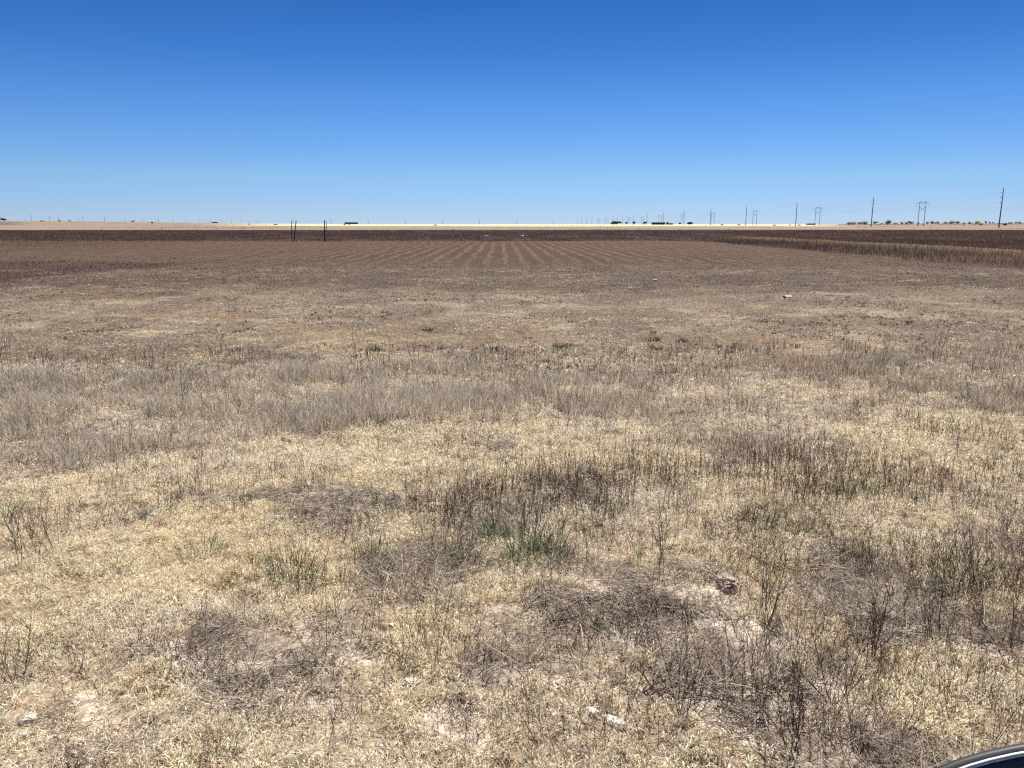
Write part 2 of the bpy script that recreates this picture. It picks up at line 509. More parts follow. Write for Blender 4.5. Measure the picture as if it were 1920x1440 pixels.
def straw_grass():
    g = Geo()
    x, y = scatter(175000, 1.5, 9.8, 3.4, 1.3)
    bare, lit, stw = m_near(x, y)
    cl = fbm(x * 6, y * 6, 211, 3)
    cl2 = fbm(x * 1.6, y * 1.6, 215, 3)
    d = (0.72 + 0.28 * stw) * (1 - 0.9 * sst(7.6, 9.2, y + (fbm(x * .7, y * .7, 219, 3) - .5) * 3.5))
    d = d * (1 - 0.95 * np.clip(lit * 1.15, 0, 1)) * (1 - 0.95 * np.clip(bare, 0, 1)) * (1 - 0.74 * m_grey(x, y))
    d = d * (0.25 + 0.75 * sst(0.34, 0.48, cl)) * (0.45 + 0.55 * sst(0.32, 0.46, cl2))
    k = rng.random(len(x)) < d
    x, y, cl = x[k], y[k], cl[k]
    m = len(x); q = 12
    warm = fbm(x * 1.1, y * 1.1, 233, 3); dull = fbm(x * 1.3, y * 1.3, 239, 3)
    c0 = pick(PALE, m, 0.14)
    c0 *= (1 - 0.08 * sst(0.55, 0.72, warm)[:, None] * np.array([0.0, 0.35, 1.0]))
    c0 = lerp(c0, c0.mean(1, keepdims=True) * np.array([1.08, .98, .84]), 0.5 * sst(0.5, 0.35, dull))
    n = m * q
    rp = lambda a: np.repeat(a, q, 0)
    sc = rp(np.maximum(1, y / 4.2)); hs = rp(U(0.65, 1.25, m) * (0.7 + 0.6 * cl))
    a = U(0, 2 * math.pi, n); r = np.abs(rng.normal(0, .020, n)) * sc
    X = rp(x) + r * np.cos(a); Y = rp(y) + r * np.sin(a)
    L_ = U(0.014, 0.042, n) * hs * (0.9 + 0.25 * (sc - 1))
    w = U(0.0026, 0.0048, n) * sc
    c = rp(c0) * (1 + rng.normal(0, .13, (n, 1)))
    l0 = np.clip(r / sc * 22 + rng.normal(.3, .35, n), 0, 1.5)
    B = base_at(X, Y); B[:, 2] += U(0, 1, n) ** 1.5 * .036 * hs
    g.add(*ribbons(B, a + rng.normal(0, .9, n), L_, l0, l0 + U(0.4, 2.0, n), w, np.clip(c, .02, .95), 2, 1.05))
    x, y = scatter(60000, 1.5, 8.5, 3.4, 1.3)
    bare, lit, stw = m_near(x, y)
    k = rng.random(len(x)) < (0.55 * sst(.4, .55, fbm(x * 3, y * 3, 223, 3)) + .12) * (1 - .6 * np.clip(bare, 0, 1)) * (1 - .5 * np.clip(lit, 0, 1))
    x, y = x[k], y[k]; n = len(x); l0 = U(.5, 1.45, n)
    B = base_at(x, y); B[:, 2] += U(0, .03, n)
    g.add(*ribbons(B, U(0, 6.28, n), U(.05, .15, n), l0, l0 + U(-.2, .9, n), U(.0014, .0028, n) * np.maximum(1, y / 4.5), pick(PALE, n, .2) * .9, 3, 1, daz=rng.normal(0, .4, n)))
    o = link('straw_grass', g.mesh('straw_grass'), M_BLADE)
    tag(o, 'pale straw coloured short dead grass matted over the foreground', 'grass', kind='stuff')


def grey_grass():
    g = Geo()
    x, y = scatter(360000, 4.6, 11.5, 6.5, 1.2)
    d = m_grey(x, y) * (0.07 + 0.86 * sst(0.42, 0.55, fbm(x * 2.6, y * 3.6, 251, 4))) * (0.55 + 0.45 * sst(.36, .52, fbm(x * .9, y * 1.4, 253, 3)))
    # sparse grey tufts also around the band
    d = np.maximum(d, 0.06 * sst(0.55, 0.7, fbm(x * 2, y * 2, 257, 3)))
    k = rng.random(len(x)) < d
    x, y = x[k], y[k]; n = len(x)
    tall = fbm(x * 0.8, y * 0.8, 263, 3)
    t = x / y
    ht = (0.035 + 0.155 * tall) * (1.1 - 0.35 * sst(-0.1, 0.25, t))
    L_ = ht * U(0.6, 1.5, n)
    c = pick(GREYS, n, 0.18)
    tone = fbm(x * 1.1, y * 1.1, 269, 3)
    c *= (0.82 + 0.40 * tone)[:, None]
    br = sst(0.02, 0.4, t) * sst(0.4, 0.6, tone)
    c = lerp(c, c * np.array([.88, .78, .72]), br * 0.8)
    az = U(0, 2 * math.pi, n)
    l0 = np.abs(rng.normal(0.15, 0.25, n))
    g.add(*ribbons(base_at(x, y), az, L_, l0, l0 + U(0.0, 0.9, n), U(0.0025, 0.0055, n) * np.maximum(1, y / 7), c, 3, 1.25))
    o = link('grey_grass', g.mesh('grey_grass'), M_BLADE)
    tag(o, 'silvery grey standing dead grass in a band across the field edge', 'grass', kind='stuff')


def litter():
    """flattened grey stems lying over bare soil"""
    g = Geo()
    x, y = scatter(230000, 1.5, 9.0, 3.4, 1.2)
    bare, lit, stw = m_near(x, y)
    d = np.clip(lit * 0.9 + bare * 0.22 + 0.04 + 0.12 * m_grey(x, y), 0, 1) * (1 - 0.10 * (1 - sst(3.0, 4.6, y)))
    d = d * (0.2 + 0.8 * sst(0.35, 0.6, fbm(x * 5, y * 5, 277, 3)))
    k = rng.random(len(x)) < d
    x, y = x[k], y[k]; n = len(x)
    swirl = fbm(x * 1.3, y * 1.3, 281, 2) * 4 * math.pi
    az = swirl + rng.normal(0, 0.95, n)
    l0 = U(1.15, 1.62, n)
    c = pick(LITT, n, 0.2)
    b = base_at(x, y, 0.004); b[:, 2] += U(0, 0.025, n)
    g.add(*ribbons(b, az, U(0.06, 0.24, n), l0, np.minimum(l0 + U(-.3, .35, n), 1.75), U(0.0018, 0.0048, n) * np.maximum(1, y / 4), c, 3, 1.0, daz=rng.normal(0, .2, n),
                   face=az + math.pi / 2 + rng.normal(0, .4, n)))
    o = link('flattened_stems', g.mesh('flattened_stems'), M_STALK)
    tag(o, 'grey brown flattened dead stems lying in swirls over bare soil', 'dead stems', kind='stuff')


def stalk_geo(g, bx, by, bz, ns, hmin, hmax, rad, cols, spread=0.03, leanmax=0.35, twigs=3, tl=1.0, tint=1.0):
    """upright wiry dead weeds: arrays of plant bases, ns stems each"""
    n = len(bx) * ns
    X = np.repeat(bx, ns) + rng.normal(0, spread, n); Y = np.repeat(by, ns) + rng.normal(0, spread, n)
    Z = np.repeat(bz, ns) - 0.01
    hs = np.repeat(U(0.75, 1.2, len(bx)), ns)
    Ls = U(hmin, hmax, n) * hs
    az = U(0, 2 * math.pi, n); le = np.abs(rng.normal(0, leanmax, n)); ben = rng.normal(0.0, 0.28, n)
    K = 5
    pts = np.zeros((n, K, 3)); pts[:, 0] = np.stack([X, Y, Z], 1)
    a = az.copy(); l = le.copy()
    for s in range(K - 1):
        st = Ls / (K - 1)
        pts[:, s + 1] = pts[:, s] + np.stack([st * np.sin(l) * np.cos(a), st * np.sin(l) * np.sin(a), st * np.cos(l)], 1)
        l = l + ben / (K - 1) + rng.normal(0, 0.08, n); a = a + rng.normal(0, 0.35, n)
    r = np.repeat(np.asarray(rad, float) * np.ones(len(bx)), ns)
    rr = r[:, None] * np.linspace(1, 0.55, K)[None]
    c = pick(cols, n, 0.2) * tint
    g.add(*tubes(pts, rr, c))
    for q in range(twigs):
        keep = rng.random(n) < 0.75
        p = pts[keep]; m = len(p)
        if not m: continue
        j = rng.integers(1, K - 1, m); u = rng.random(m)[:, None]
        o = p[np.arange(m), j] * (1 - u) + p[np.arange(m), j + 1] * u
        Lt = Ls[keep] * U(0.12, 0.34, m) * tl
        a2 = U(0, 2 * math.pi, m); l2 = U(0.25, 0.8, m)
        tp = np.zeros((m, 3, 3)); tp[:, 0] = o
        for s in range(2):
            st = Lt / 2; ll = l2 * (1 - 0.35 * s)
            tp[:, s + 1] = tp[:, s] + np.stack([st * np.sin(ll) * np.cos(a2), st * np.sin(ll) * np.sin(a2), st * np.cos(ll)], 1)
        g.add(*tubes(tp, (r[keep] * 0.7)[:, None] * np.array([[1, .8, .5]]), c[keep]))


def dead_stalks():
    g = Geo()
    x, y = scatter(34000, 1.9, 10.5, 5.0, 0.9)
    wx, wy = warp(x, y, 0.5, 0.15)
    d = np.maximum(ells(wx, wy, STALK), 0.11 + 0.08 * (x > 0))
    gap = ells(wx, wy, [(150, 1110, 250, 90, .9), (720, 1370, 150, 60, .8), (1810, 1300, 90, 60, .5), (1670, 1020, 60, 25, .6)])
    d = d * (1 - gap) * (0.15 + 0.85 * sst(0.38, 0.60, fbm(x * 2.2, y * 2.2, 293, 3)))
    d *= (1 - 0.25 * m_grey(x, y))
    k = rng.random(len(x)) < d
    x, y = x[k], y[k]
    z = hgt(x, y)
    near = y < 4.3
    stalk_geo(g, x[~near], y[~near], z[~near], 3, 0.06, 0.19, 0.00125 * np.maximum(1, y[~near] / 5.5), BROWN, 0.05, 0.26, 2)
    stalk_geo(g, x[near], y[near], z[near], 3, 0.06, 0.25, 0.00095, BROWN, 0.05, 0.45, 4, 1.6)
    o = link('dead_stalks', g.mesh('dead_stalks'), M_STALK)
    tag(o, 'thin dark brown dead weed stalks standing in the foreground grass', 'dead weeds', kind='stuff')


def middle_grass():
    g = Geo()
    # 8.5 to 30 m, short clumps
    x, y = scatter(330000, 8.2, 80, 13, 1.6)
    n2 = fbm(x * 0.25, y * 0.6, 131, 4); n1 = fbm(x * 0.8, y * 0.8, 101, 4)
    cl = fbm(x * 1.9, y * 1.9, 307, 3)
    d = 0.42 + 0.58 * sst(0.40, 0.60, cl)
    dk = m_dark(x, y)
    rows = m_rows(x, y)
    rid = np.sin(x * 2 * math.pi / 0.84)
    d = d * (1 - rows * 0.80 * (1 - sst(0.1, 0.6, rid)) - 0.35 * m_red(x, y)) * (1 - dk)
    d = d * (1 - 0.5 * m_red(x, y))
    k = rng.random(len(x)) < d
    x, y, n2, n1 = x[k], y[k], n2[k], n1[k]
    n = len(x)
    c = pick([(.26, .21, .15), (.17, .132, .096), (.38, .315, .225), (.11, .083, .06), (.22, .18, .135), (.48, .40, .28), (.08, .06, .042)], n, 0.2)
    c = lerp(c, pick(PALE, n, 0.12), sst(0.53, 0.64, fbm(x * 1.1, y * 1.3, 133, 5)) * (1 - sst(14, 24, y)) * 0.8)
    c = lerp(c, pick([(.15, .105, .075), (.19, .14, .10), (.11, .076, .054)], n, .15), sst(0.52, 0.66, n1) * 0.7)
    c = lerp(c, pick([(.42, .28, .14), (.36, .24, .12)], n, .15), sst(0.58, 0.70, fbm(x * .5, y * .8, 177, 3)) * (1 - sst(18, 28, y)) * 0.4)
    c = lerp(c, pick([(.125, .085, .056), (.20, .148, .10), (.08, .052, .035), (.15, .105, .07)], n, .2), sst(17, 24, y + (n2 - .5) * 8) * 0.9)
    pk = np.maximum(ell(x, y, 1690, 645, 70, 14, .5), ell(x, y, 1910, 640, 30, 12, .5))
    pk = np.maximum(pk, 0.6 * ell(x, y, 200, 553, 60, 7, .5))
    c = lerp(c, pick([(.55, .20, .12), (.48, .24, .15)], n, .15), pk * (rng.random(n) < 0.5))
    ob = ell(x, y, 1490, 680, 75, 12, .4)
    c = lerp(c, pick([(.45, .30, .12), (.38, .25, .10)], n, .15), ob * .8)
    ht = U(0.012, 0.045, n) * (1 + 1.1 * ob) * np.maximum(1, (y / 14) ** 0.35)
    w = U(0.005, 0.011, n) * np.maximum(1, y / 13) ** 0.9
    l0 = U(0, 0.8, n)
    g.add(*ribbons(base_at(x, y), U(0, 2 * math.pi, n), ht, l0, l0 + U(0, 0.8, n), w, c, 2, 1.0, face=rng.normal(0, 0.7, n)))
    # clods and tiny dark weeds
    x, y = scatter(2600, 8.6, 30, 12, 1.5)
    k = rng.random(len(x)) < 0.15 + sst(0.45, 0.58, fbm(x * .7, y * .9, 133, 4))
    x, y = x[k], y[k]; q = 26
    sp = np.repeat(U(.03, .16, len(x)), q)
    X = np.repeat(x, q) + rng.normal(0, 1, len(x) * q) * sp * 1.6; Y = np.repeat(y, q) + rng.normal(0, 1, len(x) * q) * sp; n = len(X)
    B = base_at(X, Y); B[:, 2] += U(.005, .03, n)
    l0 = U(.7, 1.5, n)
    g.add(*ribbons(B, U(0, 6.28, n), U(.02, .06, n), l0, l0 + U(0, .7, n), U(.006, .013, n), pick(PALE, n, .15), 2, face=rng.normal(0, .8, n)))
    x, y = scatter(10000, 9.0, 44, 13, 1.5)
    k = rng.random(len(x)) < sst(0.45, 0.6, fbm(x * .4, y * .4, 311, 3)) * (1 - m_dark(x, y))
    x, y = x[k], y[k]; q = 8
    sp = np.repeat(U(.012, .055, len(x)), q)
    X = np.repeat(x, q) + rng.normal(0, 1, len(x) * q) * sp; Y = np.repeat(y, q) + rng.normal(0, 1, len(x) * q) * sp; n = len(X)
    g.add(*ribbons(base_at(X, Y), U(0, 6.28, n), U(.02, .055, n), U(.1, .9, n), U(.5, 1.3, n), U(.007, .016, n), pick([(.10, .085, .045), (.13, .10, .06), (.09, .07, .05)], n, .2), 2,
                   face=rng.normal(0, .8, n)))
    o = link('field_stubble', g.mesh('field_stubble'), M_BLADE)
    tag(o, 'short trodden tan and grey stubble across the middle of the field', 'grass', kind='stuff')


def dark_weeds():
    g = Geo()
    x, y = scatter(300000, 20, 232, 75, 1.35, lambda y: 0.80 * y + 4)
    d = m_dark(x, y)
    d *= np.maximum(0.35 + 0.65 * sst(0.35, 0.6, fbm(x * .35, y * .12, 331, 3)), y < 80)
    k = rng.random(len(x)) < d
    x, y = x[k], y[k]; n = len(x)
    tone = fbm(x * 0.16, y * 0.05, 337, 4)
    c = pick([(.135, .085, .062), (.108, .068, .051), (.158, .102, .075), (.135, .092, .071), (.175, .122, .086)], n, 0.22)
    c *= ((0.78 + 0.44 * tone) * np.where(y < 78, .80, 1.0))[:, None]
    e1 = fbm(x * 0.35, y * 0.35, 61, 3) - .5
    lane = (1 - sst(0.35, 0.7, np.abs(x - 28.2 + e1 * 0.5))) * (1 - sst(80, 100, y)) * (x > 19)
    oc = np.maximum(ell(x, y, 1850, 486, 120, 6, .6), 0.5 * sst(.6, .7, fbm(x * .2, y * .1, 341, 3)) * (x > 19) * (y < 80))
    c = lerp(c, pick([(.19, .128, .075), (.15, .10, .058)], n, .2), np.maximum(oc * 0.8, lane))
    edge = (x > 19.3) & (y < 76)
    hh = np.where((y < 40) & (x < 0), 0.075, 0.20 - 0.08 * sst(120, 220, y))
    L_ = hh * U(0.5, 1.25, n) * (0.7 + 0.6 * tone) * (1 + 0.35 * lane + 0.35 * edge)
    w = U(0.02, 0.05, n) * np.maximum(0.8, y / 75)
    l0 = np.abs(rng.normal(0, .25, n))
    g.add(*ribbons(base_at(x, y), U(0, 6.28, n), L_, l0, l0 + U(0, .5, n), w, c, 2, 1.1, face=rng.normal(0, .7, n)))
    o = link('dark_weeds', g.mesh('dark_weeds'), M_BLADE)
    tag(o, 'dense dark reddish brown weeds filling the far field in a wide band', 'weeds', kind='stuff')


def range_scrub():
    """pale far range: low tufts just enough to break the flat sheet"""
    g = Geo()
    x, y = scatter(5000, 235, 900, 400, 1.0, lambda y: 0.82 * y)
    t = x / y
    k = rng.random(len(x)) < 0.02 + 0.9 * sst(.50, .62, fbm(x * .02, y * .01, 201, 4))
    x, y = x[k], y[k]; n = len(x)
    c = pick([(.40, .31, .20), (.32, .25, .16), (.48, .38, .25), (.24, .19, .12)], n, .2)
    g.add(*ribbons(base_at(x, y, -.02), U(0, 6.28, n), U(.12, .3, n), U(0, .4, n), U(.2, .8, n), U(.3, .9, n), c, 2, 1, face=rng.normal(0, .6, n)))
    o = link('range_grass', g.mesh('range_grass'), M_BLADE)
    tag(o, 'pale dry range grass beyond the dark weed field', 'grass', kind='stuff')


def far_scrub():
    g = Geo()
    m = 420
    d = rng.uniform(900, 2200, m); t = rng.uniform(.43, .72, m)
    x = d * t; q = 26
    hs = U(.5, 1.6, m) * (0.5 + d / 2200); wd = U(1.5, 5.0, m)
    X = np.repeat(x, q) + rng.normal(0, .33, m * q) * np.repeat(wd, q); Y = np.repeat(d, q) + rng.normal(0, .8, m * q); n = m * q
    B = base_at(X, Y, 0); B[:, 2] += np.repeat(hs, q) * U(0, .6, n)
    g.add(*ribbons(B, U(0, 6.28, n), np.repeat(hs, q) * U(.25, .6, n), U(0, .8, n), U(.3, 1.4, n), U(.35, .8, n), pick([(.36, .34, .25), (.42, .37, .27), (.30, .29, .21)], n, .2), 2, 1, face=rng.normal(0, .7, n)))
    o = link('far_scrub', g.mesh('far_scrub'), M_BLADE)
    tag(o, 'faint low scrub merging into a line along the right horizon', 'scrub', kind='stuff')


straw_grass()
far_scrub()
grey_grass()
litter()
dead_stalks()
middle_grass()
dark_weeds()
range_scrub()

# ------------------------------------------------------------------ small shape helpers for things
class MB:
    def __init__(self):
        self.bm = bmesh.new()

    def tube(self, p, q, r0, r1=None, n=8, cap=True):
        r1 = r0 if r1 is None else r1
        p = Vector(p); q = Vector(q); d = q - p
        rot = d.to_track_quat('Z', 'Y').to_matrix().to_4x4()
        bmesh.ops.create_cone(self.bm, cap_ends=cap, segments=n, radius1=r0, radius2=r1, depth=d.length,
                              matrix=Matrix.Translation((p + q) / 2) @ rot)
        return self

    def box(self, c, s, rz=0.0, bev=0.0, rx=0.0):
        m = Matrix.Translation(c) @ Matrix.Rotation(rz, 4, 'Z') @ Matrix.Rotation(rx, 4, 'X') @ Matrix.Diagonal((*s, 1))
        r = bmesh.ops.create_cube(self.bm, size=1, matrix=m)
        if bev:
            es = list({e for v in r['verts'] for e in v.link_edges})
            bmesh.ops.bevel(self.bm, geom=es, offset=bev, segments=2, affect='EDGES', profile=0.6)
        return self

    def prism(self, pts, y0, y1, bev=0.0):
        """polygon in x,z extruded along y"""
        vs = [self.bm.verts.new((x, y0, z)) for x, z in pts]
        f = self.bm.faces.new(vs)
        e = bmesh.ops.extrude_face_region(self.bm, geom=[f])
        nv = [v for v in e['geom'] if isinstance(v, bmesh.types.BMVert)]
        for v in nv: v.co.y = y1
        if bev:
            es = [x for x in e['geom'] if isinstance(x, bmesh.types.BMEdge)] + list(f.edges)
            bmesh.ops.bevel(self.bm, geom=list(set(es)), offset=bev, segments=3, affect='EDGES', profile=0.6)
        return self

    def lathe_y(self, prof, n=28):
        """profile of (radius, y) spun about the y axis"""
        rows = []
        for r, yy in prof:
            rows.append([self.bm.verts.new((r * math.cos(2 * math.pi * k / n), yy, r * math.sin(2 * math.pi * k / n))) for k in range(n)])
        for a, b in zip(rows, rows[1:]):
            for k in range(n):
                self.bm.faces.new((a[k], a[(k + 1) % n], b[(k + 1) % n], b[k]))
        return self

    def mesh(self, name, smooth=False):
        bmesh.ops.recalc_face_normals(self.bm, faces=self.bm.faces)
        me = bpy.data.meshes.new(name); self.bm.to_mesh(me); self.bm.free()
        if smooth:
            for p in me.polygons: p.use_smooth = True
        return me


ORD = ['first', 'second', 'third', 'fourth', 'fifth', 'sixth', 'seventh', 'eighth', 'ninth', 'tenth', 'eleventh', 'twelfth', 'thirteenth',
       'fourteenth', 'fifteenth', 'sixteenth', 'seventeenth', 'eighteenth', 'nineteenth', 'twentieth']

M_POLE = plain('weathered_pole', (.055, .048, .045), 0.8, var=.2)
M_POLEF = plain('far_pole_wood', (.09, .08, .08), 0.8, var=.2)
M_INS = plain('insulator_porcelain', (.30, .30, .32), 0.3, var=.1)
M_WIRE = plain('aluminium_wire', (.22, .22, .24), 0.5, 0.6, var=.05)


def gz(x, y):
    return float(hgt(np.array([x]), np.array([y]))[0])


# tall single poles on the right
def make_pole(h, mat, bracket=True, k=1.0):
    root = empty('utility_pole', (0, 0, 0))
    link('pole', MB().tube((0, 0, -.4), (0, 0, h), .30 * k, .17 * k, 10).mesh('pole', True), mat, root)
    if bracket:
        for q in (.86, .74, .62):
            z = h * q
            a = link('bracket', MB().tube((-.15, 0, z), (-1.0, 0, z + .25), .07, .05, 6).mesh('bracket'), mat, root)
            b = MB()
            for s in range(5):
                b.tube((-.55 - .12 * s, 0, z + .10 + .03 * s), (-.60 - .12 * s, 0, z + .115 + .03 * s), .16, .10, 8)
            link('insulator', b.mesh('insulator', True), M_INS, a)
    return root


XR = XD(1873, 373.0)
pole0 = None
right_poles = []
for i in range(17):
    d = 373 + 130 * i
    x = XR
    if pole0 is None:
        pole0 = make_pole(18.6, M_POLE); o = pole0
    else:
        o = copy_tree(pole0)
    o.location = (x, d, gz(x, d))
    right_poles.append(o.location.copy())
    lab = ('tallest single dark pole with short brackets nearest the right edge of the photo' if i == 0 else
           f'{ORD[i]} single dark pole counted leftward from the right edge in the receding row')
    tag(o, lab, 'utility pole', 'single poles receding along the right of the field')

# H frame towers behind them
def make_hframe(h=19.5, s=5.1):
    root = empty('transmission_tower', (0, 0, 0))
    for sx in (-1, 1):
        link('leg', MB().tube((sx * s / 2, 0, -.4), (sx * s / 2, 0, h), .26, .17, 8).mesh('leg', True), M_POLEF, root)
    m = MB()
    m.tube((-s / 2, 0, h - .2), (s / 2, 0, h - .2), .16, .16, 6)
    for sx in (-1, 1):
        m.tube((sx * s / 2, .2, h - .3), (sx * (s / 2 + 1.7), .2, h - 1.3), .16, .12, 6)
        m.tube((sx * (s / 2 + 1.7), .2, h - 1.3), (sx * (s / 2 + 2.9), .2, h - 2.0), .13, .10, 6)
        m.tube((sx * s / 2, -.2, h - .4), (0, -.2, h - 1.2), .11, .09, 6)
    link('crossarm', m.mesh('crossarm'), M_POLEF, root)
    b = MB()
    b.tube((-s / 2, .25, h - 3.6), (s / 2, .25, h - 7.8), .10, .10, 6)
    b.tube((s / 2, -.25, h - 3.6), (-s / 2, -.25, h - 7.8), .10, .10, 6)
    link('cross_brace', b.mesh('cross_brace'), M_POLEF, root)
    for xx, zz in ((-s / 2 - 2.9, h - 2.0), (0, h - 1.2), (s / 2 + 2.9, h - 2.0)):
        b = MB()
        for q in range(8):
            b.tube((xx, 0, zz - .1 - .2 * q), (xx, 0, zz - .26 - .2 * q), .17, .07, 8)
        link('insulator_string', b.mesh('insulator_string', True), M_INS, root)
    return root


hf0 = None
towers = []
for i in range(11):
    d = 644 + 213 * i
    x = XD(1726, 644.0)
    o = hf0 = make_hframe() if hf0 is None else hf0
    if i: o = copy_tree(hf0)
    o.location = (x, d, gz(x, d))
    towers.append(o.location.copy())
    lab = ('largest twin legged H shaped transmission tower with a cross brace, nearest on the right' if i == 0 else
           f'{ORD[i]} H shaped transmission tower counted leftward from the nearest one in its row')
    tag(o, lab, 'transmission tower', 'H shaped towers receding behind the single poles')


# conductors
def wire(name, pts, sag, r, label, group):
    path = []
    for a, b in zip(pts, pts[1:]):
        a = Vector(a); b = Vector(b)
        for q in range(12):
            t = q / 12
            p = a.lerp(b, t); p.z -= 4 * sag * t * (1 - t)
            path.append(p)
    path.append(Vector(pts[-1]))
    arr = np.array([[tuple(p) for p in path]])
    v, f, c = tubes(arr, np.full((1, len(path)), r), np.array([[.2, .2, .2]]), 4)
    o = link(name, mesh_np(name, v, f), M_WIRE)
    tag(o, label, 'power line', group)


for q, nm in ((.86, 'topmost'), (.74, 'middle'), (.62, 'lowest')):
    pts = [(XR - 1.1, 243, 18.6 * q + .4)] + [(p.x - 1.1, p.y, p.z + 18.6 * q + .4) for p in right_poles[:9]]
    wire('power_line', pts, 1.3, .018, f'{nm} thin wire strung along the row of single poles', 'wires of the single poles')
for dx, zz, nm in ((-5.45, 15.7, 'left outer'), (0, 16.5, 'middle'), (5.45, 15.7, 'right outer')):
    pts = [(XD(1726, 644.0) + dx, 431, zz)] + [(p.x + dx, p.y, p.z + zz) for p in towers[:7]]
    wire('power_line', pts, 3.0, .022, f'{nm} thin wire strung between the H shaped towers', 'wires of the H shaped towers')

# far rows of poles on the left and along the horizon
pl0 = None
for i in range(17):
    d = 1990 + 130 * i
    x = XD(2, 1990.0)
    if pl0 is None: pl0 = make_pole(18.5, M_POLE, False, 1.7); o = pl0
    else: o = copy_tree(pl0)
    o.location = (x, d, gz(x, d))
    tag(o, ('far tiny pole at the left edge of the photo above the brown rise' if i == 0 else
            f'{ORD[i]} far tiny pole counted rightward from the left edge along the nearer left row'),
        'utility pole', 'far poles of the nearer left row')
for i in range(6):
    d = 2930 + 366 * i
    o = copy_tree(pl0); x = XD(49, 2930.0); o.location = (x, d, gz(x, d))
    tag(o, f'{ORD[i]} short far pole from the left in the fainter row behind', 'utility pole', 'far poles of the fainter left row')
for i in range(8):
    x = XD(1038 - 69.5 * i, 2690)
    o = copy_tree(pl0); o.location = (x, 2690, gz(x, 2690))
    tag(o, f'{ORD[i]} evenly spaced far pole counted leftward from the middle of the horizon', 'utility pole', 'evenly spaced poles along the middle horizon')

# wind pump far left
d = 1900; x = XD(95, d)
wp = empty('windmill', (x, d, gz(x, d)))
m = MB()
for sx in (-1, 1):
    for sy in (-1, 1):
        m.tube((sx * 1.2, sy * 1.2, -.5), (sx * .15, sy * .15, 9), .09, .06, 5)
for z in (2.5, 5, 7):
    k = 1.2 - 1.05 * z / 9
    for a, b in (((-k, -k), (k, -k)), ((k, -k), (k, k)), ((k, k), (-k, k)), ((-k, k), (-k, -k))):
        m.tube((*a, z), (*b, z), .05, .05, 4)
link('tower', m.mesh('tower'), M_POLEF, wp)
m = MB()
for k in range(14):
    a = 2 * math.pi * k / 14
    m.box((1.05 * math.cos(a), -.5, 9.3 + 1.05 * math.sin(a)), (1.1, .05, .33), 0, 0, 0)
m.tube((0, -.5, 9.3), (0, .6, 9.3), .12, .12, 6)
link('rotor', m.mesh('rotor'), M_POLEF, wp)
link('tail_vane', MB().box((0, 1.6, 9.3), (.06, 1.6, .9)).mesh('tail_vane'), M_POLEF, wp)
tag(wp, 'small dark wind pump with round head on the left horizon', 'windmill')

# ------------------------------------------------------------------ posts by the plough rows
M_POST = plain('rusty_post', (.045, .03, .027), 0.75, var=.35, scale=5)
M_POSTP = plain('pale_post', (.55, .42, .36), 0.7, var=.25, scale=5)
M_WHITE = plain('white_plastic', (.72, .69, .64), 0.5, var=.08)
dp = 76.5


def post(px_b, py_b, px_t, py_t, r, mat, label, extra=None):
    x, y = P(px_b, py_b)
    z0 = gz(x, y)
    t = ray(px_t, py_t); k = y / t.y
    top = Vector((t.x * k - x, 0, H + t.z * k - z0))
    o = empty('field_post', (x, y, z0))
    link('shaft', MB().tube((0, 0, -.3), top, r, r * .94, 10).mesh('shaft', True), mat, o)
    c = MB().tube(top * 0.985, top * 1.012, r * 1.12, r * 1.05, 10)
    link('cap', c.mesh('cap', True), mat, o)
    tag(o, label, 'post', 'posts standing at the edge of the dark field')
    return o


post(547.3, 452.5, 546.3, 413.8, .040, M_POST, 'thin upright dark post, leftmost of the four field posts')
post(550.6, 451.5, 555.2, 414.0, .050, M_POST, 'dark post leaning to the right beside the leftmost thin post')
post(608.6, 453.0, 608.6, 413.6, .058, M_POST, 'thick upright dark post beside the pale stake')
post(610.9, 450.0, 612.8, 414.5, .036, M_POSTP, 'slender pale stake leaning slightly just right of the thick post')

# ------------------------------------------------------------------ rocks and clods
M_ROCK = plain('pale_limestone', (.56, .50, .42), 0.9, var=.28, scale=28, bump=.6)
M_ROCKW = plain('white_caliche', (.62, .59, .53), 0.9, var=.15, scale=30, bump=.5)
M_CLOD = plain('dried_clod', (.46, .37, .30), 0.95, var=.35, scale=24, bump=.8)


def rock_mesh(name, sx, sy, sz, seed, rough=.35, holes=0.0, sub=4):
    bm = bmesh.new()
    bmesh.ops.create_icosphere(bm, subdivisions=sub, radius=1)
    off = Vector((seed * 3.7, seed * 1.3, seed * 7.1))
    for v in bm.verts:
        p = v.co.copy()
        n = mnoise.fractal(p * 1.4 + off, 0.9, 2.0, 5) * rough
        k = 1 + n + 0.18 * mnoise.noise(p * 4 + off)
        if holes:
            h = mnoise.noise(p * 2.6 + off * 2)
            k -= holes * max(0.0, h - .05) * 1.6
        q = p * k
        # flattened facets
        q.z = min(q.z, 0.75 + 0.1 * mnoise.noise(p * 3 + off))
        v.co = Vector((q.x * sx, q.y * sy, q.z * sz))
    me = bpy.data.meshes.new(name); bm.to_mesh(me); bm.free()
    for p in me.polygons: p.use_smooth = len(me.polygons) > 0 and holes == 0 and rough < .3
    return me


def rock(px, py, wpx, hz, mat, label, seed, name='rock', depth=.8, rough=.35, holes=0, rz=0, up=0.1):
    x, y = P(px, py)
    sc = math.hypot(y, H) / F
    sx = wpx * sc / 2
    me = rock_mesh(name, sx, sx * depth, hz * .8, seed, rough, holes)
    o = link(name, me, mat)
    o.location = (x, y, gz(x, y) + hz * up); o.rotation_euler = (0, 0, rz)
    tag(o, label, 'rock' if name == 'rock' else 'clod')
    return o


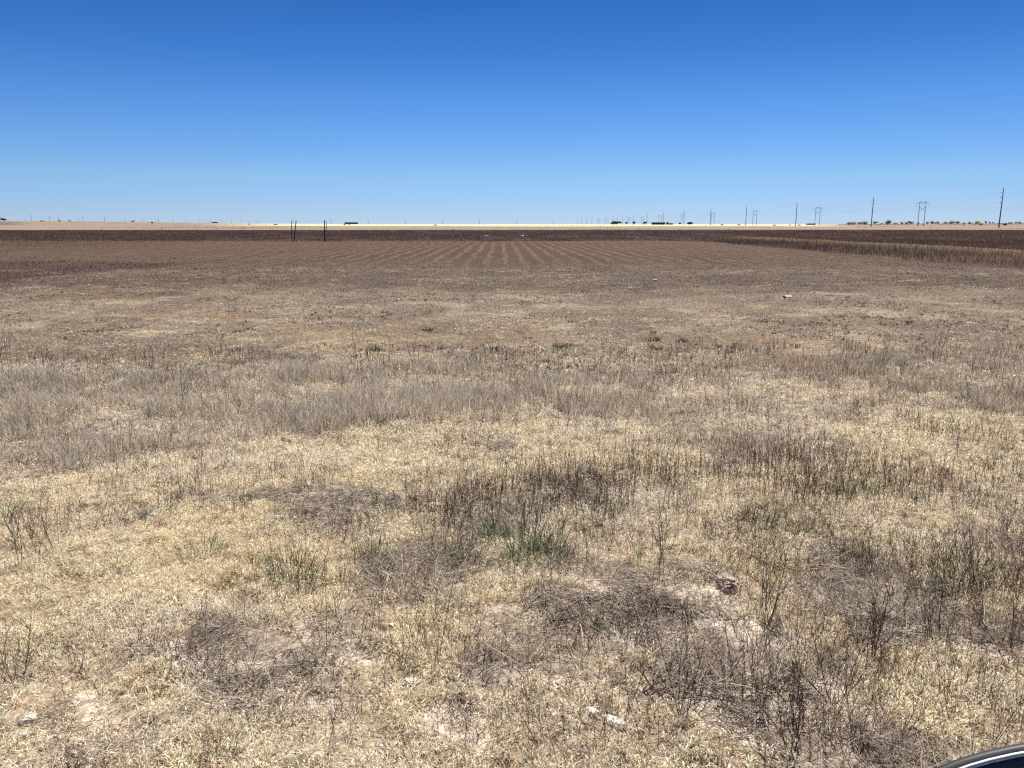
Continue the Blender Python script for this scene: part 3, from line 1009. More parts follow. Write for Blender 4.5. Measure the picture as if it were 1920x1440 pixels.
rock(522, 969, 26, .030, M_ROCK, 'pale rounded rock beside a small green tuft on the left middle foreground', 1, rough=.22)
rock(550, 971, 11, .016, M_ROCK, 'small tan stone just right of the pale rounded rock', 2, rough=.25)
rock(57, 1360, 28, .022, M_ROCK, 'larger of two flat cream rocks in the bottom left corner', 3, depth=1.1, rough=.2, rz=.3)
rock(51, 1388, 21, .014, M_ROCKW, 'smaller white flat rock below the larger cream rock at bottom left', 4, depth=.6, rough=.2, rz=.5)
rock(1366, 1106, 46, .055, M_CLOD, 'tan lumpy clod pitted with dark holes on bare soil at right', 5, 'clod', .8, .45, 1.3, -.5, .35)
rock(1396, 1085, 28, .030, M_CLOD, 'flatter tan clod just behind the pitted clod', 6, 'clod', .7, .4, .5, .2)
rock(1702, 1184, 34, .035, M_ROCK, 'pale broken slab tilted over its own shadow among stalks at right', 7, depth=.7, rough=.3, rz=-.4)
rock(1668, 1162, 22, .028, M_ROCK, 'pale jagged stone left of the tilted slab', 8, depth=.6, rough=.4)
rock(1108, 1333, 34, .022, M_ROCKW, 'white chalky lump at the left end of the white row at bottom centre', 9, depth=.5, rough=.3, rz=-.5)
rock(1148, 1348, 48, .026, M_ROCKW, 'brightest long white chalky rock lying among dark twigs at bottom centre', 10, depth=.45, rough=.3, rz=-.5)
rock(1199, 1361, 18, .018, M_ROCKW, 'small white chip at the right end of the white row', 11, depth=.6, rough=.35, rz=-.4)
rock(948, 855, 18, .02, M_ROCKW, 'flat white stone in straw grass near the grey grass band', 12, depth=.6, rough=.25)
rock(813, 946, 26, .02, M_ROCK, 'pale flat stone in the brown patch at centre', 13, depth=.6, rough=.35)
rock(1320, 1032, 16, .03, M_ROCK, 'small pinkish stone standing among dense brown stalks', 14, depth=.7, rough=.35)
rock(772, 1277, 28, .02, M_ROCK, 'crumbly pale stone in straw grass at lower centre', 15, depth=.7, rough=.4)
rock(717, 1402, 11, .018, M_ROCKW, 'tiny white pebble on the bare patch at bottom centre left', 16, rough=.25)
rock(735, 1177, 12, .012, M_ROCKW, 'tiny flat white chip beside pale leaning straw stems', 17, rough=.3)
rock(1878, 1080, 10, .015, M_ROCKW, 'small white pebble near the right edge among stalks', 18, rough=.25)

# pale board lying in the middle ground, white chip further off
x, y = P(1478, 561)
M_BOARD = plain('bleached_board', (.42, .37, .30), 0.75, var=.10, scale=9)
M_ENDSHADE = plain('board_end_shade', (.04, .03, .028), 0.8)
b = empty('board', (x, y, gz(x, y) + .045), .12)
link('face', MB().box((0, 0, .02), (.155, .10, .02), 0, .004, .3).mesh('face'), M_BOARD, b)
link('end_shade', MB().box((-.1, 0, .0), (.024, .10, .045), 0, .004, .3).mesh('end_shade'), M_ENDSHADE, b)  # dark block put in for the board's shaded left end
tag(b, 'small pale board with a dark block for the shade at its end lying on the trodden field at right', 'board')
x, y = P(1228, 528)
o = link('plastic_scrap', rock_mesh('plastic_scrap', .06, .04, .035, 23, .5), M_WHITE); o.location = (x, y, gz(x, y) + .05)
tag(o, 'tiny white scrap lying beyond the middle of the field', 'litter')

# two white bags and a dark stub in the dark field
for px, seed, lab in ((911, 31, 'white bag, left of the two pale spots in the dark field'), (979.5, 32, 'white bag, right of the two pale spots in the dark field')):
    x, y = P(px, 449.5); y = 86; x = XD(px, y)
    o = empty('bag', (x, y, gz(x, y)))
    link('sack', rock_mesh('sack', .20, .13, .16, seed, .25, 0, 3), M_WHITE, o).location = (0, 0, .34)
    link('knot', MB().tube((.1, 0, .40), (.20, 0, .47), .035, .05, 7).mesh('knot', True), M_WHITE, o)
    tag(o, lab, 'bag', 'white bags in the dark field')
x = XD(896.5, 84)
o = link('stake', MB().tube((0, 0, -.2), (.02, 0, .62), .04, .035, 8).tube((.02, 0, .62), (.021, 0, .65), .035, .02, 8).mesh('stake', True), M_POST)
o.location = (x, 84, gz(x, 84)); tag(o, 'short dark stake left of the white bags in the dark field', 'stake')

# ------------------------------------------------------------------ green tufts and standing dead weeds as things
GREENS = [(.075, .14, .065), (.10, .17, .075), (.055, .105, .055), (.13, .18, .10), (.10, .14, .08)]
DGREEN = [(.09, .10, .03), (.07, .08, .028), (.12, .12, .05)]


def tuft_mesh(rad, ht, n, cols, w):
    r = rad * np.sqrt(rng.random(n)); a = U(0, 6.28, n)
    b = np.stack([r * np.cos(a), r * np.sin(a), np.full(n, -.015)], 1)
    l0 = U(0.05, .6, n)
    g = Geo(); g.add(*ribbons(b, a + rng.normal(0, .6, n), ht * U(.4, 1.15, n), l0, l0 + U(.1, .9, n), np.full(n, w) * U(.7, 1.3, n), pick(cols, n, .2), 3, 1.15))
    return g.mesh('green_tuft')


def place(me, px, py, name, mat, label, cat, group, s=1.0):
    x, y = P(px, py)
    o = link(name, me, mat); o.location = (x, y, gz(x, y)); o.scale = (s, s, s); o.rotation_euler = (0, 0, U(0, 6.28))
    tag(o, label, cat, group)
    return o


tm = [tuft_mesh(.10, .13, 120, GREENS, .004), tuft_mesh(.16, .16, 200, GREENS, .004), tuft_mesh(.07, .09, 90, GREENS, .0035)]
TUFTS = [
    (292, 965, 2, 1.2, 'brightest small green tuft at the left end of a grey stem mat'),
    (381, 1042, 0, .9, 'dull green tuft in straw left of centre, alone in pale grass'),
    (548, 1085, 0, 1.0, 'green tuft at the foot of a brown stalk clump left of centre'),
    (573, 1098, 2, 1.1, 'low dark green tuft touching the right of the stalk clump at left'),
    (700, 1052, 0, 1.0, 'grey green tuft left of the dense brown stalks'),
    (712, 1085, 2, 1.0, 'small green tuft directly below the grey green tuft near centre'),
    (836, 1050, 2, 1.2, 'green tuft at the left edge of the dense brown stalks'),
    (870, 1050, 0, .9, 'green tuft between the left edge of the stalks and the big green patch'),
    (905, 1012, 0, .9, 'green tuft just up left of the biggest green tuft'),
    (985, 1020, 1, 1.25, 'biggest green tuft in the middle of the brown stalks'),
    (1010, 1052, 1, .9, 'wide green tuft just below the biggest green tuft'),
    (1030, 912, 0, .9, 'green tuft at the foot of stalks near the far edge of the brown patch'),
    (1143, 955, 0, .9, 'green tuft among stalks right of the biggest green tuft'),
    (1425, 985, 0, 1.0, 'green tuft at the right of the densest brown stalks'),
    (1610, 922, 1, .8, 'tall dark green tuft right of centre above the grey stems'),
    (1818, 1078, 0, 1.0, 'green tuft near the right edge below the stalks'),
    (1578, 1050, 0, .9, 'olive green tuft beside the dark grey stem heap at right'),
    (1505, 990, 2, 1.0, 'small green tuft between two stalk clumps at right'),
    (1780, 1105, 2, 1.0, 'small green tuft down left of the tuft near the right edge'),
    (5, 975, 0, 1.0, 'green tuft cut by the left edge of the photo'),
    (80, 1225, 2, .9, 'tiny bluish green tuft at lower left beside thin stalks'),
    (1140, 1190, 2, .8, 'tiny dark green tuft on the bare patch at lower right of centre'),
    (716, 945, 0, .8, 'grey green tuft on the right end of the dark stem mat'),
    (540, 960, 2, 1.0, 'bluish green tuft just behind the pale rounded rock'),
    (880, 1075, 2, 1.0, 'lone small green tuft under the brown stalks at centre'),
    (405, 1412, 2, .8, 'tiny green tuft near the bottom edge at left'),
    (1265, 910, 0, .8, 'green tuft at the far right of the brown stalks, near the grey band'),
    (1700, 935, 2, 1.0, 'faint green tuft right of the tall dark green tuft'),
]
for px, py, k, s, lab in TUFTS:
    place(tm[k], px, py, 'green_tuft', M_GREEN, lab, 'grass tuft', 'green tufts in the foreground', s * 1.15)

mm = [tuft_mesh(.10, .09, 70, DGREEN, .012), tuft_mesh(.17, .11, 110, DGREEN, .014)]
MID = [
    (1222, 638, 1, 1.0, 'larger of two dark green weeds right of centre on the trodden field'),
    (1279, 639, 0, 1.1, 'smaller dark green weed right of the larger one on the trodden field'),
    (803, 618, 0, 1.1, 'dark green weed by itself left of centre on the trodden field'),
    (703, 657, 1, .8, 'dark green weed just behind the grey grass, left of centre'),
    (96, 671, 0, 1.0, 'dark green weed far left just behind the grey grass band'),
    (546, 668, 0, .8, 'tiny green weed behind the grey band below the field posts'),
    (865, 629, 0, .8, 'tiny green weed below and right of the lone dark weed'),
    (1050, 652, 1, .8, 'green weed at centre right close behind the grey grass'),
    (990, 634, 0, .7, 'tiny green weed slightly right of the photo centre'),
    (1225, 625, 0, .6, 'tiny green speck directly behind the larger pair weed'),
    (412, 636, 0, .8, 'dark weed left of centre on pale trodden soil'),
    (372, 640, 0, .6, 'small dark weed left of another dark weed on pale soil'),
    (1490, 652, 0, .8, 'small dark weed right of centre near the pinkish patch'),
    (1235, 654, 0, .7, 'small dark weed in front of the larger pair weed'),
    (1655, 608, 0, .8, 'small dark weed right beyond the pinkish patch'),
    (1705, 608, 0, .8, 'small dark weed further right beyond the pinkish patch'),
    (140, 676, 0, .6, 'tiny weed right of the far left dark weed'),
    (1305, 540, 0, 1.0, 'dark weed far out in the field, right of centre'),
    (1432, 606, 0, .9, 'olive weed right of centre on the trodden field'),
    (928, 657, 0, .7, 'tiny olive weed at centre just behind the grey grass'),
]
for px, py, k, s, lab in MID:
    place(mm[k], px, py, 'field_weed', M_GREEN, lab, 'weed', 'small green weeds on the trodden field', s * .78)


def weed_mesh(ns, h0, h1, rad, cols, spread, lean, twigs=3, tl=1.0):
    g = Geo()
    z = np.zeros(1)
    stalk_geo(g, z, z, z, ns, h0, h1, rad, cols, spread, lean, twigs, tl)
    return g.mesh('dead_weed')


DBROWN = [(.07, .045, .033), (.05, .033, .026), (.09, .057, .042)]
wm = [weed_mesh(9, .12, .30, .0014, DBROWN, .045, .26, 4), weed_mesh(6, .15, .34, .0016, DBROWN, .006, .55, 5, 1.7),
      weed_mesh(3, .22, .42, .0016, DBROWN, .005, .5, 4, 1.6), weed_mesh(18, .08, .20, .0012, BROWN, .06, .34, 3)]
STRW = [(.55, .43, .26), (.62, .50, .32), (.46, .35, .22)]
WEEDS = [
    (62, 1055, 0, 1.1, 'upright bunch of brown stalks standing alone at the left'),
    (35, 1290, 1, .8, 'thin forked dark weed at the lower left edge'),
    (8, 1280, 2, .8, 'dark weed cut by the left edge below the middle'),
    (1275, 1345, 1, 1.0, 'tall forked dark weed at bottom centre right leaning to the right'),
    (1385, 1310, 0, .9, 'upright clump of dark stalks over bare soil at lower right'),
    (1500, 1425, 2, .9, 'long dark stem rising from the bottom edge, right of centre'),
    (1480, 1430, 1, .9, 'forked dark weed at the bottom edge, right of centre'),
    (1600, 1425, 2, .8, 'curved dark stem rising from the bottom edge by the mirror'),
    (1690, 1385, 2, .9, 'straight leaning dark stem up left of the mirror'),
    (1860, 1395, 2, .8, 'pair of long dark stems just above the mirror'),
    (1800, 1100, 0, .9, 'bunch of parallel brown stalks near the right edge over straw'),
    (1320, 1000, 3, 1.0, 'dense low bunch of brown stalks in the right of the brown patch'),
    (1380, 1085, 2, .9, 'single dark stem directly behind the pitted clod'),
    (1240, 1040, 1, .9, 'branching brown weed left of the pitted clod'),
    (550, 1070, 3, 1.0, 'low brown stalk clump above green tufts left of centre'),
    (1035, 905, 0, .9, 'stalk bunch at the far edge of the brown patch, centre right'),
    (1095, 910, 3, 1.1, 'bushy stalk bunch right of the far stalk bunch'),
    (630, 1165, 2, .8, 'thin lone stem left of the pale leaning straws'),
    (190, 1310, 2, .6, 'short dark twig above the flat cream rocks'),
    (1745, 1195, 0, .9, 'clump of dark stalks just right of the tilted slab'),
    (1215, 1200, 3, .9, 'mat of dark stalks on bare soil right of centre'),
    (1440, 1180, 1, 1.0, 'sprawling dark weed below the pitted clod'),
    (1010, 1395, 2, .7, 'short stem pair at the bottom, centre'),
    (1560, 1330, 1, 1.0, 'forked dark weed between straw patches at lower right'),
    (1640, 1225, 1, .9, 'forked dark weed left below the tilted slab'),
    (1890, 1250, 2, .9, 'tall dark stem at the right edge above the mirror'),
]
for px, py, k, s, lab in WEEDS:
    place(wm[k], px, py, 'dead_weed', M_STALK, lab, 'dead weed', 'dark dead weeds standing out in the foreground', s * 1.12)
sm = weed_mesh(7, .30, .50, .0020, STRW, .03, .45, 0)
place(sm, 800, 1235, 'straw_stems', M_STALK, 'sheaf of long pale straws leaning to the right below centre', 'dead weed', None)
sm2 = weed_mesh(3, .28, .40, .0020, STRW, .02, .25, 1)
place(sm2, 600, 1255, 'straw_stems', M_STALK, 'few pale bent straws left of the leaning sheaf', 'dead weed', None)
tall = weed_mesh(3, .30, .50, .0026, [(.16, .12, .10), (.2, .15, .12)], .03, .12, 3)
for px, py, s, lab in ((670, 690, 1.0, 'tall thin stalk above the grey grass left of centre'),
                       (775, 690, 1.0, 'tall thin leaning stalk above the grey grass near centre'),
                       (345, 780, .9, 'dark stalk in the grey grass at left'),
                       (1575, 690, 1.0, 'tall reddish stalk right behind the grey grass'),
                       (1660, 690, 1.1, 'tall stalk by the pinkish patch at right'),
                       (1760, 680, 1.1, 'tallest stalk behind the grey grass at far right'),
                       (20, 705, 1.2, 'tall bushy stalk at the left edge behind the grey grass'),
                       (1355, 740, .9, 'dark stalk in the grey band right of centre'),
                       (475, 690, .8, 'thin stalk behind the grey grass below the field posts'),
                       (1055, 690, .8, 'thin stalk behind the grey grass at centre right')):
    place(tall, px, py, 'tall_stalk', M_STALK, lab, 'dead weed', 'tall stalks around the grey grass band', s)

# ------------------------------------------------------------------ far shrubs, trees and buildings
M_BUSH = blade_mat('shrub_leaves', .5)
M_TRUNK = plain('bark', (.10, .08, .065), .9)


def bush_mesh(w, h, col, n=260, seed=0, trunked=True):
    r = np.random.default_rng(seed)
    lobes = 6
    cx = r.uniform(-.32, .32, lobes) * w; cz = h * r.uniform(.5, .78, lobes); cy = r.uniform(-.25, .25, lobes) * w
    li = r.integers(0, lobes, n)
    v = r.normal(0, 1, (n, 3)); v /= np.linalg.norm(v, axis=1, keepdims=True)
    v *= (r.random((n, 1)) ** .4)
    p = np.stack([cx[li] + v[:, 0] * w * .24, cy[li] + v[:, 1] * w * .24, cz[li] + v[:, 2] * h * .27], 1)
    s = w * .055 * r.uniform(.7, 1.5, n)
    a = r.normal(0, 1, (n, 3)); a /= np.linalg.norm(a, axis=1, keepdims=True)
    b = np.cross(a, r.normal(0, 1, (n, 3))); b /= np.linalg.norm(b, axis=1, keepdims=True)
    q = np.stack([p - a * s[:, None] - b * s[:, None], p + a * s[:, None] - b * s[:, None], p + a * s[:, None] + b * s[:, None], p - a * s[:, None] + b * s[:, None]], 1)
    c = np.array(col)[None] * r.uniform(.6, 1.4, (n, 1))
    f = np.arange(n * 4).reshape(n, 4)
    return mesh_np('crown', q.reshape(-1, 3), f, np.repeat(c, 4, 0))


def trunk_mesh(w, h, seed):
    r = random.Random(seed)
    m = MB()
    m.tube((0, 0, -.3), (.05 * w * r.uniform(-1, 1), 0, h * .4), w * .045, w * .03, 6)
    for k in range(4):
        a = r.uniform(0, 6.28)
        m.tube((0, 0, h * .3), (math.cos(a) * w * .22, math.sin(a) * w * .22, h * .62), w * .025, w * .012, 5)
    return m.mesh('trunk')


GB = (.45, .46, .36); DKG = (.045, .055, .035); YB = (.62, .52, .22); BRB = (.42, .36, .27)
seedn = 100


def bush(px, d, wpx, hpx, col, name, label, cat, group, dz=0.0):
    global seedn
    seedn += 1
    x = XD(px, d)
    w = wpx * d / F; h = hpx * d / F
    o = empty(name, (x, d, gz(x, d) + dz))
    link('crown', bush_mesh(w, h, col, 260, seedn), M_BUSH, o)
    link('trunk', trunk_mesh(w, h, seedn), M_TRUNK, o)
    tag(o, label, cat, group)


RB = [  # right hand scrub: px, distance, width px, height px, colour
    (1591, 1300, 14, 5, GB, 'low wide'), (1602, 1250, 8, 6, GB, 'small round'), (1612, 1150, 12, 6, GB, 'rounded'), (1622, 1150, 12, 7, GB, 'leafy'),
    (1640, 1150, 10, 7, GB, 'leafy green'), (1653, 1400, 6, 3, BRB, 'tiny'), (1664.5, 820, 14, 10, GB, 'biggest round'), (1679, 1500, 8, 3, BRB, 'faint low'),
    (1690, 1200, 7, 5, BRB, 'small brown'), (1698, 1100, 6, 5, BRB, 'small dark'), (1707, 1300, 13, 6, GB, 'broad dark'), (1722, 1100, 4, 5, BRB, 'slim dark'),
    (1738.5, 1000, 7, 6, GB, 'round grey green'), (1747, 980, 10, 7, GB, 'slanting'), (1756, 1200, 10, 6, GB, 'flat topped'), (1772, 1000, 7, 6, GB, 'stooping'),
    (1784, 950, 11, 7, GB, 'umbrella shaped'), (1795, 1300, 8, 5, BRB, 'thin brown'), (1807, 900, 4, 5, BRB, 'slim brown'), (1817, 1100, 7, 5, GB, 'small grey green'),
    (1831, 1150, 13, 6, GB, 'wide grey green'), (1847.5, 1200, 5, 6, GB, 'narrow upright'), (1855, 1250, 4, 5, GB, 'narrow'), (1860, 1250, 4, 5, GB, 'twin narrow'),
    (1893, 1100, 9, 4, GB, 'low spreading'), (1904, 1400, 5, 4, BRB, 'little'), (1912, 1300, 7, 4, GB, 'faint')]
for k, (px, d, w, h, col, adj) in enumerate(RB):
    lab = 'biggest round green shrub on the right plain, left of the nearest tower' if k == 6 else \
        f'{adj} shrub, {ORD[k] if k < 20 else ORD[len(RB) - 1 - k] } counted from the {"left" if k < 20 else "right"} on the right plain'
    bush(px, d, w, h, col, 'shrub', lab, 'shrub', 'shrubs scattered on the right plain')
bush(1838.5, 640, 12, 6, YB, 'shrub', 'pale yellow shrub left of the tallest single pole', 'shrub', 'yellow shrubs by the tallest pole')
bush(1884, 660, 10, 5, (.30, .24, .11), 'shrub', 'brownish yellow shrub right of the tallest single pole', 'shrub', 'yellow shrubs by the tallest pole')
bush(1807, 600, 3, 4, BRB, 'shrub', 'slim twiggy brown shrub on pale ground near the right edge', 'shrub', None)
TB = [(1155, 1700, 16, 6, 'widest dark tree clump on the middle right horizon'), (1148, 1720, 8, 4, 'low dark tree at the left end of the widest clump'),
      (1174, 1700, 6, 5, 'small dark round tree right of the widest clump'), (1188, 1700, 7, 6, 'second dark round tree right of the widest clump'),
      (1208.5, 1600, 7, 5.5, 'dark round tree left of the long farm shed'), (1275, 1700, 5, 4, 'small dark tree right of the grey shed'),
      (1293, 1700, 15, 4.5, 'low spreading dark tree right of the grey shed'), (1250, 1750, 6, 5, 'dark tree at the right end of the long farm shed')]
for px, d, w, h, lab in TB:
    bush(px, d, w, h, DKG, 'tree', lab, 'tree', 'dark trees on the middle right horizon')
bush(8, 1500, 9, 5, (.09, .09, .06), 'tree', 'rounded tree at the left edge on the brown rise', 'tree', None)
bush(286, 900, 5, 4, (.08, .06, .045), 'shrub', 'small dark shrub alone on the pale range at left', 'shrub', None)
for px, d, w, lab in ((80, 1200, 8, 'low brown shrub on the rise left of the middle of the left horizon'), (113, 1500, 6, 'tiny low shrub beside the third left pole'),
                      (131, 1500, 6, 'tiny low shrub right of the third left pole'), (251, 1500, 8, 'tiny low shrub below the left row of poles'),
                      (516, 800, 8, 'dark flat bush left of the field posts'), (646, 820, 5, 'dark bush below the far long shed'),
                      (655, 830, 4, 'smaller bush right of the bush below the far shed'), (467, 850, 6, 'dark bush further left of the field posts'),
                      (817, 800, 7, 'dark flat bush left of the white bags'), (1452, 800, 6, 'low bush between two right towers'),
                      (1481, 850, 5, 'low bush left of the third single pole'), (1499, 800, 6, 'low bush right of the third single pole'),
                      (1385, 1000, 6, 'low bush by the foot of the fourth single pole'), (1354, 900, 6, 'low bush left of the fourth single pole')):
    bush(px, d, w, 2.2, BRB, 'shrub', lab, 'shrub', 'low far bushes on the pale range')


def shed(px0, px1, d, hpx, wall, roofc, label, name='farm_shed', bays=5):
    x0 = XD(px0, d); x1 = XD(px1, d); w = x1 - x0; h = hpx * d / F
    xm = (x0 + x1) / 2
    o = empty(name, (xm, d, gz(xm, d)))
    mw = plain(name + '_wall', wall, .8, var=.2, scale=.4); mr = plain(name + '_roof', roofc, .6, var=.15, scale=.4)
    dp_ = 9.0
    link('wall', MB().box((0, 0, h * .36), (w, dp_, h * .72 + .6)).mesh('wall'), mw, o)
    m = MB(); m.prism([(-w / 2 - .4, h * .72 + .3), (w / 2 + .4, h * .72 + .3), (w / 2 - .2, h), (-w / 2 + .2, h)], -dp_ / 2 - .4, dp_ / 2 + .4)
    link('roof', m.mesh('roof'), mr, o)
    md = plain(name + '_door', tuple(c * .35 for c in wall), .8)
    for k in range(bays):
        xx = -w / 2 + w * (k + .5) / bays
        link('door', MB().box((xx, -dp_ / 2 - .05, h * .3), (w / bays * .6, .12, h * .5), 0, .02).mesh('door'), md, o)
    tag(o, label, 'shed')


shed(647, 671, 2000, 3.4, (.055, .05, .045), (.07, .065, .06), 'long low dark shed on the horizon right of the field posts', bays=6)
shed(399, 408.5, 2000, 2.4, (.06, .055, .05), (.07, .065, .06), 'small low dark shed on the left horizon', bays=3)
shed(1222, 1246, 1650, 4.2, (.05, .045, .045), (.06, .055, .055), 'long dark farm shed among trees right of the middle horizon', bays=6)
shed(1249, 1261, 1900, 3.2, (.36, .36, .36), (.45, .45, .45), 'pale grey shed just right of the long dark farm shed', bays=3)
shed(1513, 1527, 1500, 2.6, (.06, .055, .05), (.07, .065, .06), 'low dark shed behind the second H shaped tower', bays=3)

# ------------------------------------------------------------------ vehicle at the lower right: only the top corner of its door mirror is in view
M_PAINT = plain('dark_paint', (.035, .04, .05), .25, 0, var=.05, spec=.6)
M_BRIGHT = plain('bright_metal', (.86, .86, .87), .35, .6, var=.03)  # light metal for the mirror's thin bright line and the door handles
M_BLK = plain('black_plastic', (.03, .03, .033), .45, var=.15, scale=60)
M_BEZ = plain('grey_plastic', (.11, .12, .14), .5, var=.1)
M_GLASS = plain('tinted_glass', (.012, .014, .018), .06, 0, var=.05, spec=.8)
M_MIRR = plain('mirror_silver', (.88, .89, .90), .10, .84, var=.02)
M_TYRE = plain('tyre_rubber', (.025, .025, .025), .9)
M_RIM = plain('wheel_alloy', (.45, .45, .46), .35, .9, var=.05)
M_LAMP = plain('lamp_lens', (.6, .6, .6), .1, var=.05)
M_RED = plain('red_lens', (.35, .02, .02), .15, var=.05)

veh = empty('vehicle', (0, -.95, 0))
Y1 = .87; Y0 = -.90            # body sides, local y (outer side faces the field)
body = MB()
body.prism([(-3.0, .45), (-2.6, .45), (-2.5, .72), (-2.2, .86), (-1.8, .72), (-1.7, .45), (.95, .45), (1.05, .72), (1.4, .86), (1.75, .72), (1.85, .45), (2.25, .5),
            (2.3, .85), (2.15, 1.05), (.95, 1.16), (-3.0, 1.16)], Y0, Y1, .03)
body.prism([(-2.95, 1.15), (.90, 1.15), (.20, 1.78), (.05, 1.84), (-2.6, 1.84), (-2.8, 1.76)], Y0 + .12, Y1 - .10, .04)
link('body', body.mesh('body', False), M_PAINT, veh)
for sgn in (1, -1):
    yy = (Y1 - .10 + .004) if sgn > 0 else (Y0 + .12 - .004)
    for pts in ([(.62, 1.22), (.06, 1.70), (-.75, 1.70), (-.75, 1.22)], [(-.85, 1.22), (-.85, 1.70), (-1.75, 1.70), (-1.75, 1.22)], [(-1.85, 1.22), (-1.85, 1.70), (-2.6, 1.66), (-2.72, 1.22)]):
        link('side_window', MB().prism(pts, yy - .004 * sgn, yy + .004 * sgn).mesh('side_window'), M_GLASS, veh)
m = MB()
m.bm.faces.new([m.bm.verts.new(p) for p in ((.915, Y0 + .2, 1.17), (.915, Y1 - .18, 1.17), (.235, Y1 - .2, 1.765), (.235, Y0 + .22, 1.765))])
e = bmesh.ops.extrude_face_region(m.bm, geom=list(m.bm.faces))
for v in [v for v in e['geom'] if isinstance(v, bmesh.types.BMVert)]: v.co += Vector((.02, 0, .02))
link('windscreen', m.mesh('windscreen'), M_GLASS, veh)
for sy in (Y1 - .11, Y0 + .11):
    for wx_ in (1.4, -2.2):
        w = empty('wheel', (wx_, sy, .36)); w.parent = veh
        link('tyre', MB().lathe_y([(.22, -.11), (.33, -.11), (.36, -.07), (.36, .07), (.33, .11), (.22, .11), (.22, -.11)]).mesh('tyre', True), M_TYRE, w)
        rm = MB().lathe_y([(.02, .06), (.06, .07), (.08, .04), (.2, .05), (.235, .09), (.235, -.09), (.02, -.08), (.02, .06)])
        link('rim', rm.mesh('rim', True), M_RIM, w)
    link('headlight', MB().box((2.25, sy * .85, .85), (.10, .3, .16), 0, .02).mesh('headlight'), M_LAMP, veh)
    link('tail_light', MB().box((-3.0, sy * .88, 1.0), (.05, .16, .3), 0, .015).mesh('tail_light'), M_RED, veh)
    link('door_handle', MB().box((-.55, sy + (.12 if sy > 0 else -.12), 1.05), (.18, .025, .03), 0, .008).mesh('door_handle'), M_BRIGHT, veh)
link('front_bumper', MB().box((2.30, 0, .55), (.12, 1.7, .2), 0, .03).mesh('front_bumper'), M_BLK, veh)
link('rear_bumper', MB().box((-3.05, 0, .55), (.12, 1.7, .2), 0, .03).mesh('rear_bumper'), M_BLK, veh)


def mirror(loc, frame, part_of):
    """rounded door mirror: shell, bright rim, dark bezel and glass, in the given frame"""
    A_, B_ = .105, .075

    def outline(k, n=64, p=3.0, sx=1.0):
        out = []
        for i in range(n):
            t = 2 * math.pi * i / n
            c, s = math.cos(t), math.sin(t)
            out.append((math.copysign(abs(c) ** (2 / p), c) * (A_ + k), math.copysign(abs(s) ** (2 / p), s) * (B_ + k)))
        return out

    def loft(rings, close_first=False, close_last=False, smooth=True):
        bm = bmesh.new(); rows = []
        for k, z in rings:
            rows.append([bm.verts.new((a, b, z)) for a, b in outline(k)])
        for a, b in zip(rows, rows[1:]):
            n = len(a)
            for i in range(n): bm.faces.new((a[i], a[(i + 1) % n], b[(i + 1) % n], b[i]))
        if close_first: bm.faces.new(rows[0][::-1])
        if close_last: bm.faces.new(rows[-1])
        bmesh.ops.recalc_face_normals(bm, faces=bm.faces)
        me = bpy.data.meshes.new('shell'); bm.to_mesh(me); bm.free()
        for p_ in me.polygons: p_.use_smooth = smooth
        return me
    root = empty('door_mirror', loc); root.parent = part_of
    root.rotation_euler = frame.to_euler()
    link('shell', loft([(-.05, -.075), (-.02, -.062), (-.004, -.03), (.0, -.01), (-.001, .0), (-.0035, .0018), (-.0062, .0012)], True), M_BLK, root)
    link('rim', loft([(-.0056, .001), (-.0060, .0026), (-.0070, .0032), (-.0080, .0026), (-.0084, .0005)]), M_BRIGHT, root)
    link('bezel', loft([(-.0082, .0012), (-.0092, .0014), (-.0115, -.001), (-.0125, -.003)]), M_BEZ, root)
    link('mirror_glass', loft([(-.0112, -.0022), (-.04, -.0022)], False, True, False), M_MIRR, root)
    return root


# top left corner of the mirror lies at about photo pixel (1750, 1440)
depth = .36
ctr = Vector((0, 0, H)) + ray(1780 + 345, 1427 + 255) * depth
fx = (CR @ Vector((1, 0, 0)))
nrm = (Vector((0, 0, H)) - ctr).normalized()
nrm = (nrm + Vector((0, 0, .45))).normalized()
xa = fx - nrm * fx.dot(nrm); xa.normalize()
ya = nrm.cross(xa)
frame = Matrix((xa, ya, nrm)).transposed()
loc = ctr - Vector(veh.location)
mirror(loc, frame, veh)
p0 = loc - nrm * .03
link('mirror_arm', MB().tube((loc.x + .06, Y1 - .03, 1.10), tuple(loc - nrm * .055 - ya * .01), .028, .024, 10).mesh('mirror_arm', True), M_BLK, veh)
tag(veh, 'dark vehicle showing only the rounded bright edged corner of its mirror at lower right', 'vehicle')

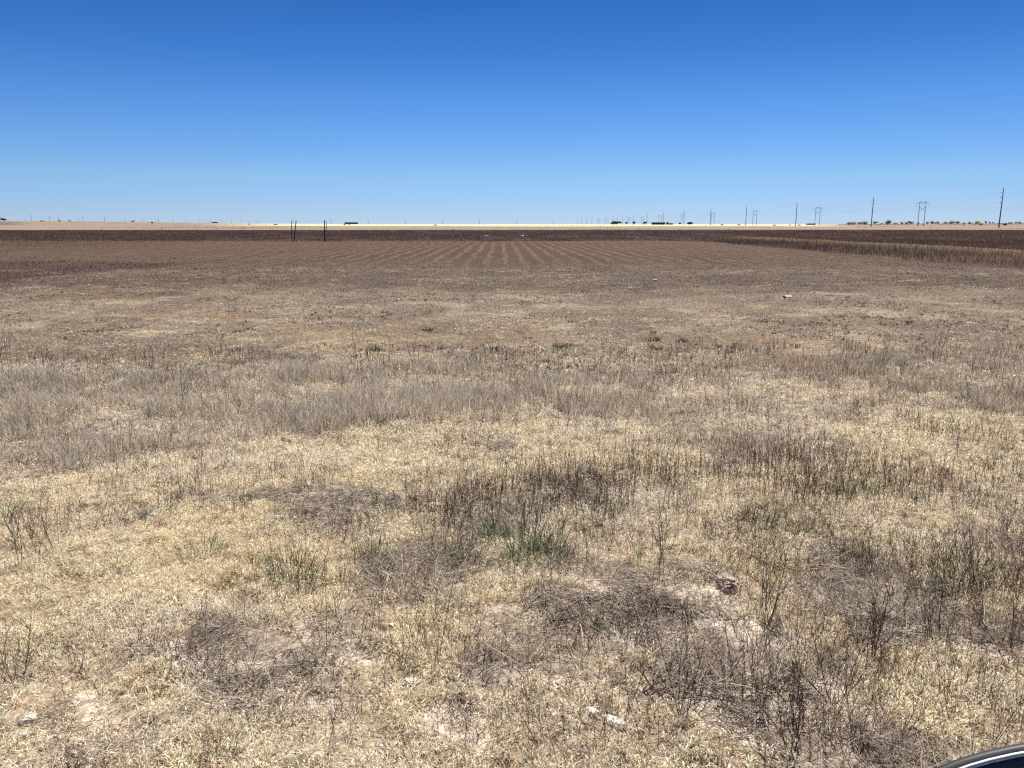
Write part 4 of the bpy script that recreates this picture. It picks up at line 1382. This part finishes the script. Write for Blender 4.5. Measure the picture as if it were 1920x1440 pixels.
# ------------------------------------------------------------------ light and sky
ELEV, AZ = R(57), R(14)           # azimuth measured from +Y towards +X
sun_v = Vector((math.sin(AZ) * math.cos(ELEV), math.cos(AZ) * math.cos(ELEV), math.sin(ELEV)))
sd = bpy.data.lights.new('sun', 'SUN'); sd.energy = 4.9; sd.angle = R(.53); sd.color = (1.0, .955, .88)
so = bpy.data.objects.new('sun', sd); COL.objects.link(so)
so.rotation_euler = sun_v.to_track_quat('Z', 'Y').to_euler()
so.location = (0, 0, 30)
w = bpy.data.worlds.new('World'); scene.world = w; w.use_nodes = True
nt = w.node_tree
sky = nt.nodes.new('ShaderNodeTexSky'); sky.sky_type = 'NISHITA'; sky.sun_disc = False
sky.sun_elevation = ELEV; sky.sun_rotation = AZ
sky.altitude = 900; sky.air_density = 0.6; sky.dust_density = 0.0; sky.ozone_density = 6.0
bg = nt.nodes['Background']; bg.inputs['Strength'].default_value = 0.0683
# deepen the clear blue with height above the horizon
tc = nt.nodes.new('ShaderNodeTexCoord'); sp = nt.nodes.new('ShaderNodeSeparateXYZ')
nt.links.new(tc.outputs['Generated'], sp.inputs[0])
cr = nt.nodes.new('ShaderNodeValToRGB'); nt.links.new(sp.outputs[2], cr.inputs[0])
stops = [(0.0, (.62, .64, .76)), (.0165, (.654, .67, .776)), (.0587, (.70, .80, .84)), (.0968, (.60, .80, .93)), (.14, (.49, .76, .97)),
         (.1987, (.31, .63, .93)), (.2514, (.225, .546, .855)), (1.0, (.25, .48, .76))]
el = cr.color_ramp.elements
while len(el) < len(stops): el.new(0.5)
for e_, (p_, c_) in zip(el, stops):
    e_.position = p_
for e_, (p_, c_) in zip(el, stops):
    e_.color = (*c_, 1)
mm_ = nt.nodes.new('ShaderNodeMix'); mm_.data_type = 'RGBA'; mm_.blend_type = 'MULTIPLY'; mm_.inputs[0].default_value = 1
nt.links.new(sky.outputs['Color'], mm_.inputs[6]); nt.links.new(cr.outputs[0], mm_.inputs[7])
nt.links.new(mm_.outputs[2], bg.inputs['Color'])

scene.view_settings.view_transform = 'Standard'
scene.view_settings.look = 'None'
scene.view_settings.exposure = 0.8
scene.view_settings.gamma = 1.0
scene.cycles.use_denoising = False
scene.cycles.caustics_reflective = False
scene.cycles.caustics_refractive = False
scene.cycles.max_bounces = 6
scene.cycles.diffuse_bounces = 3
scene.cycles.glossy_bounces = 3
scene.cycles.filter_width = 1.3
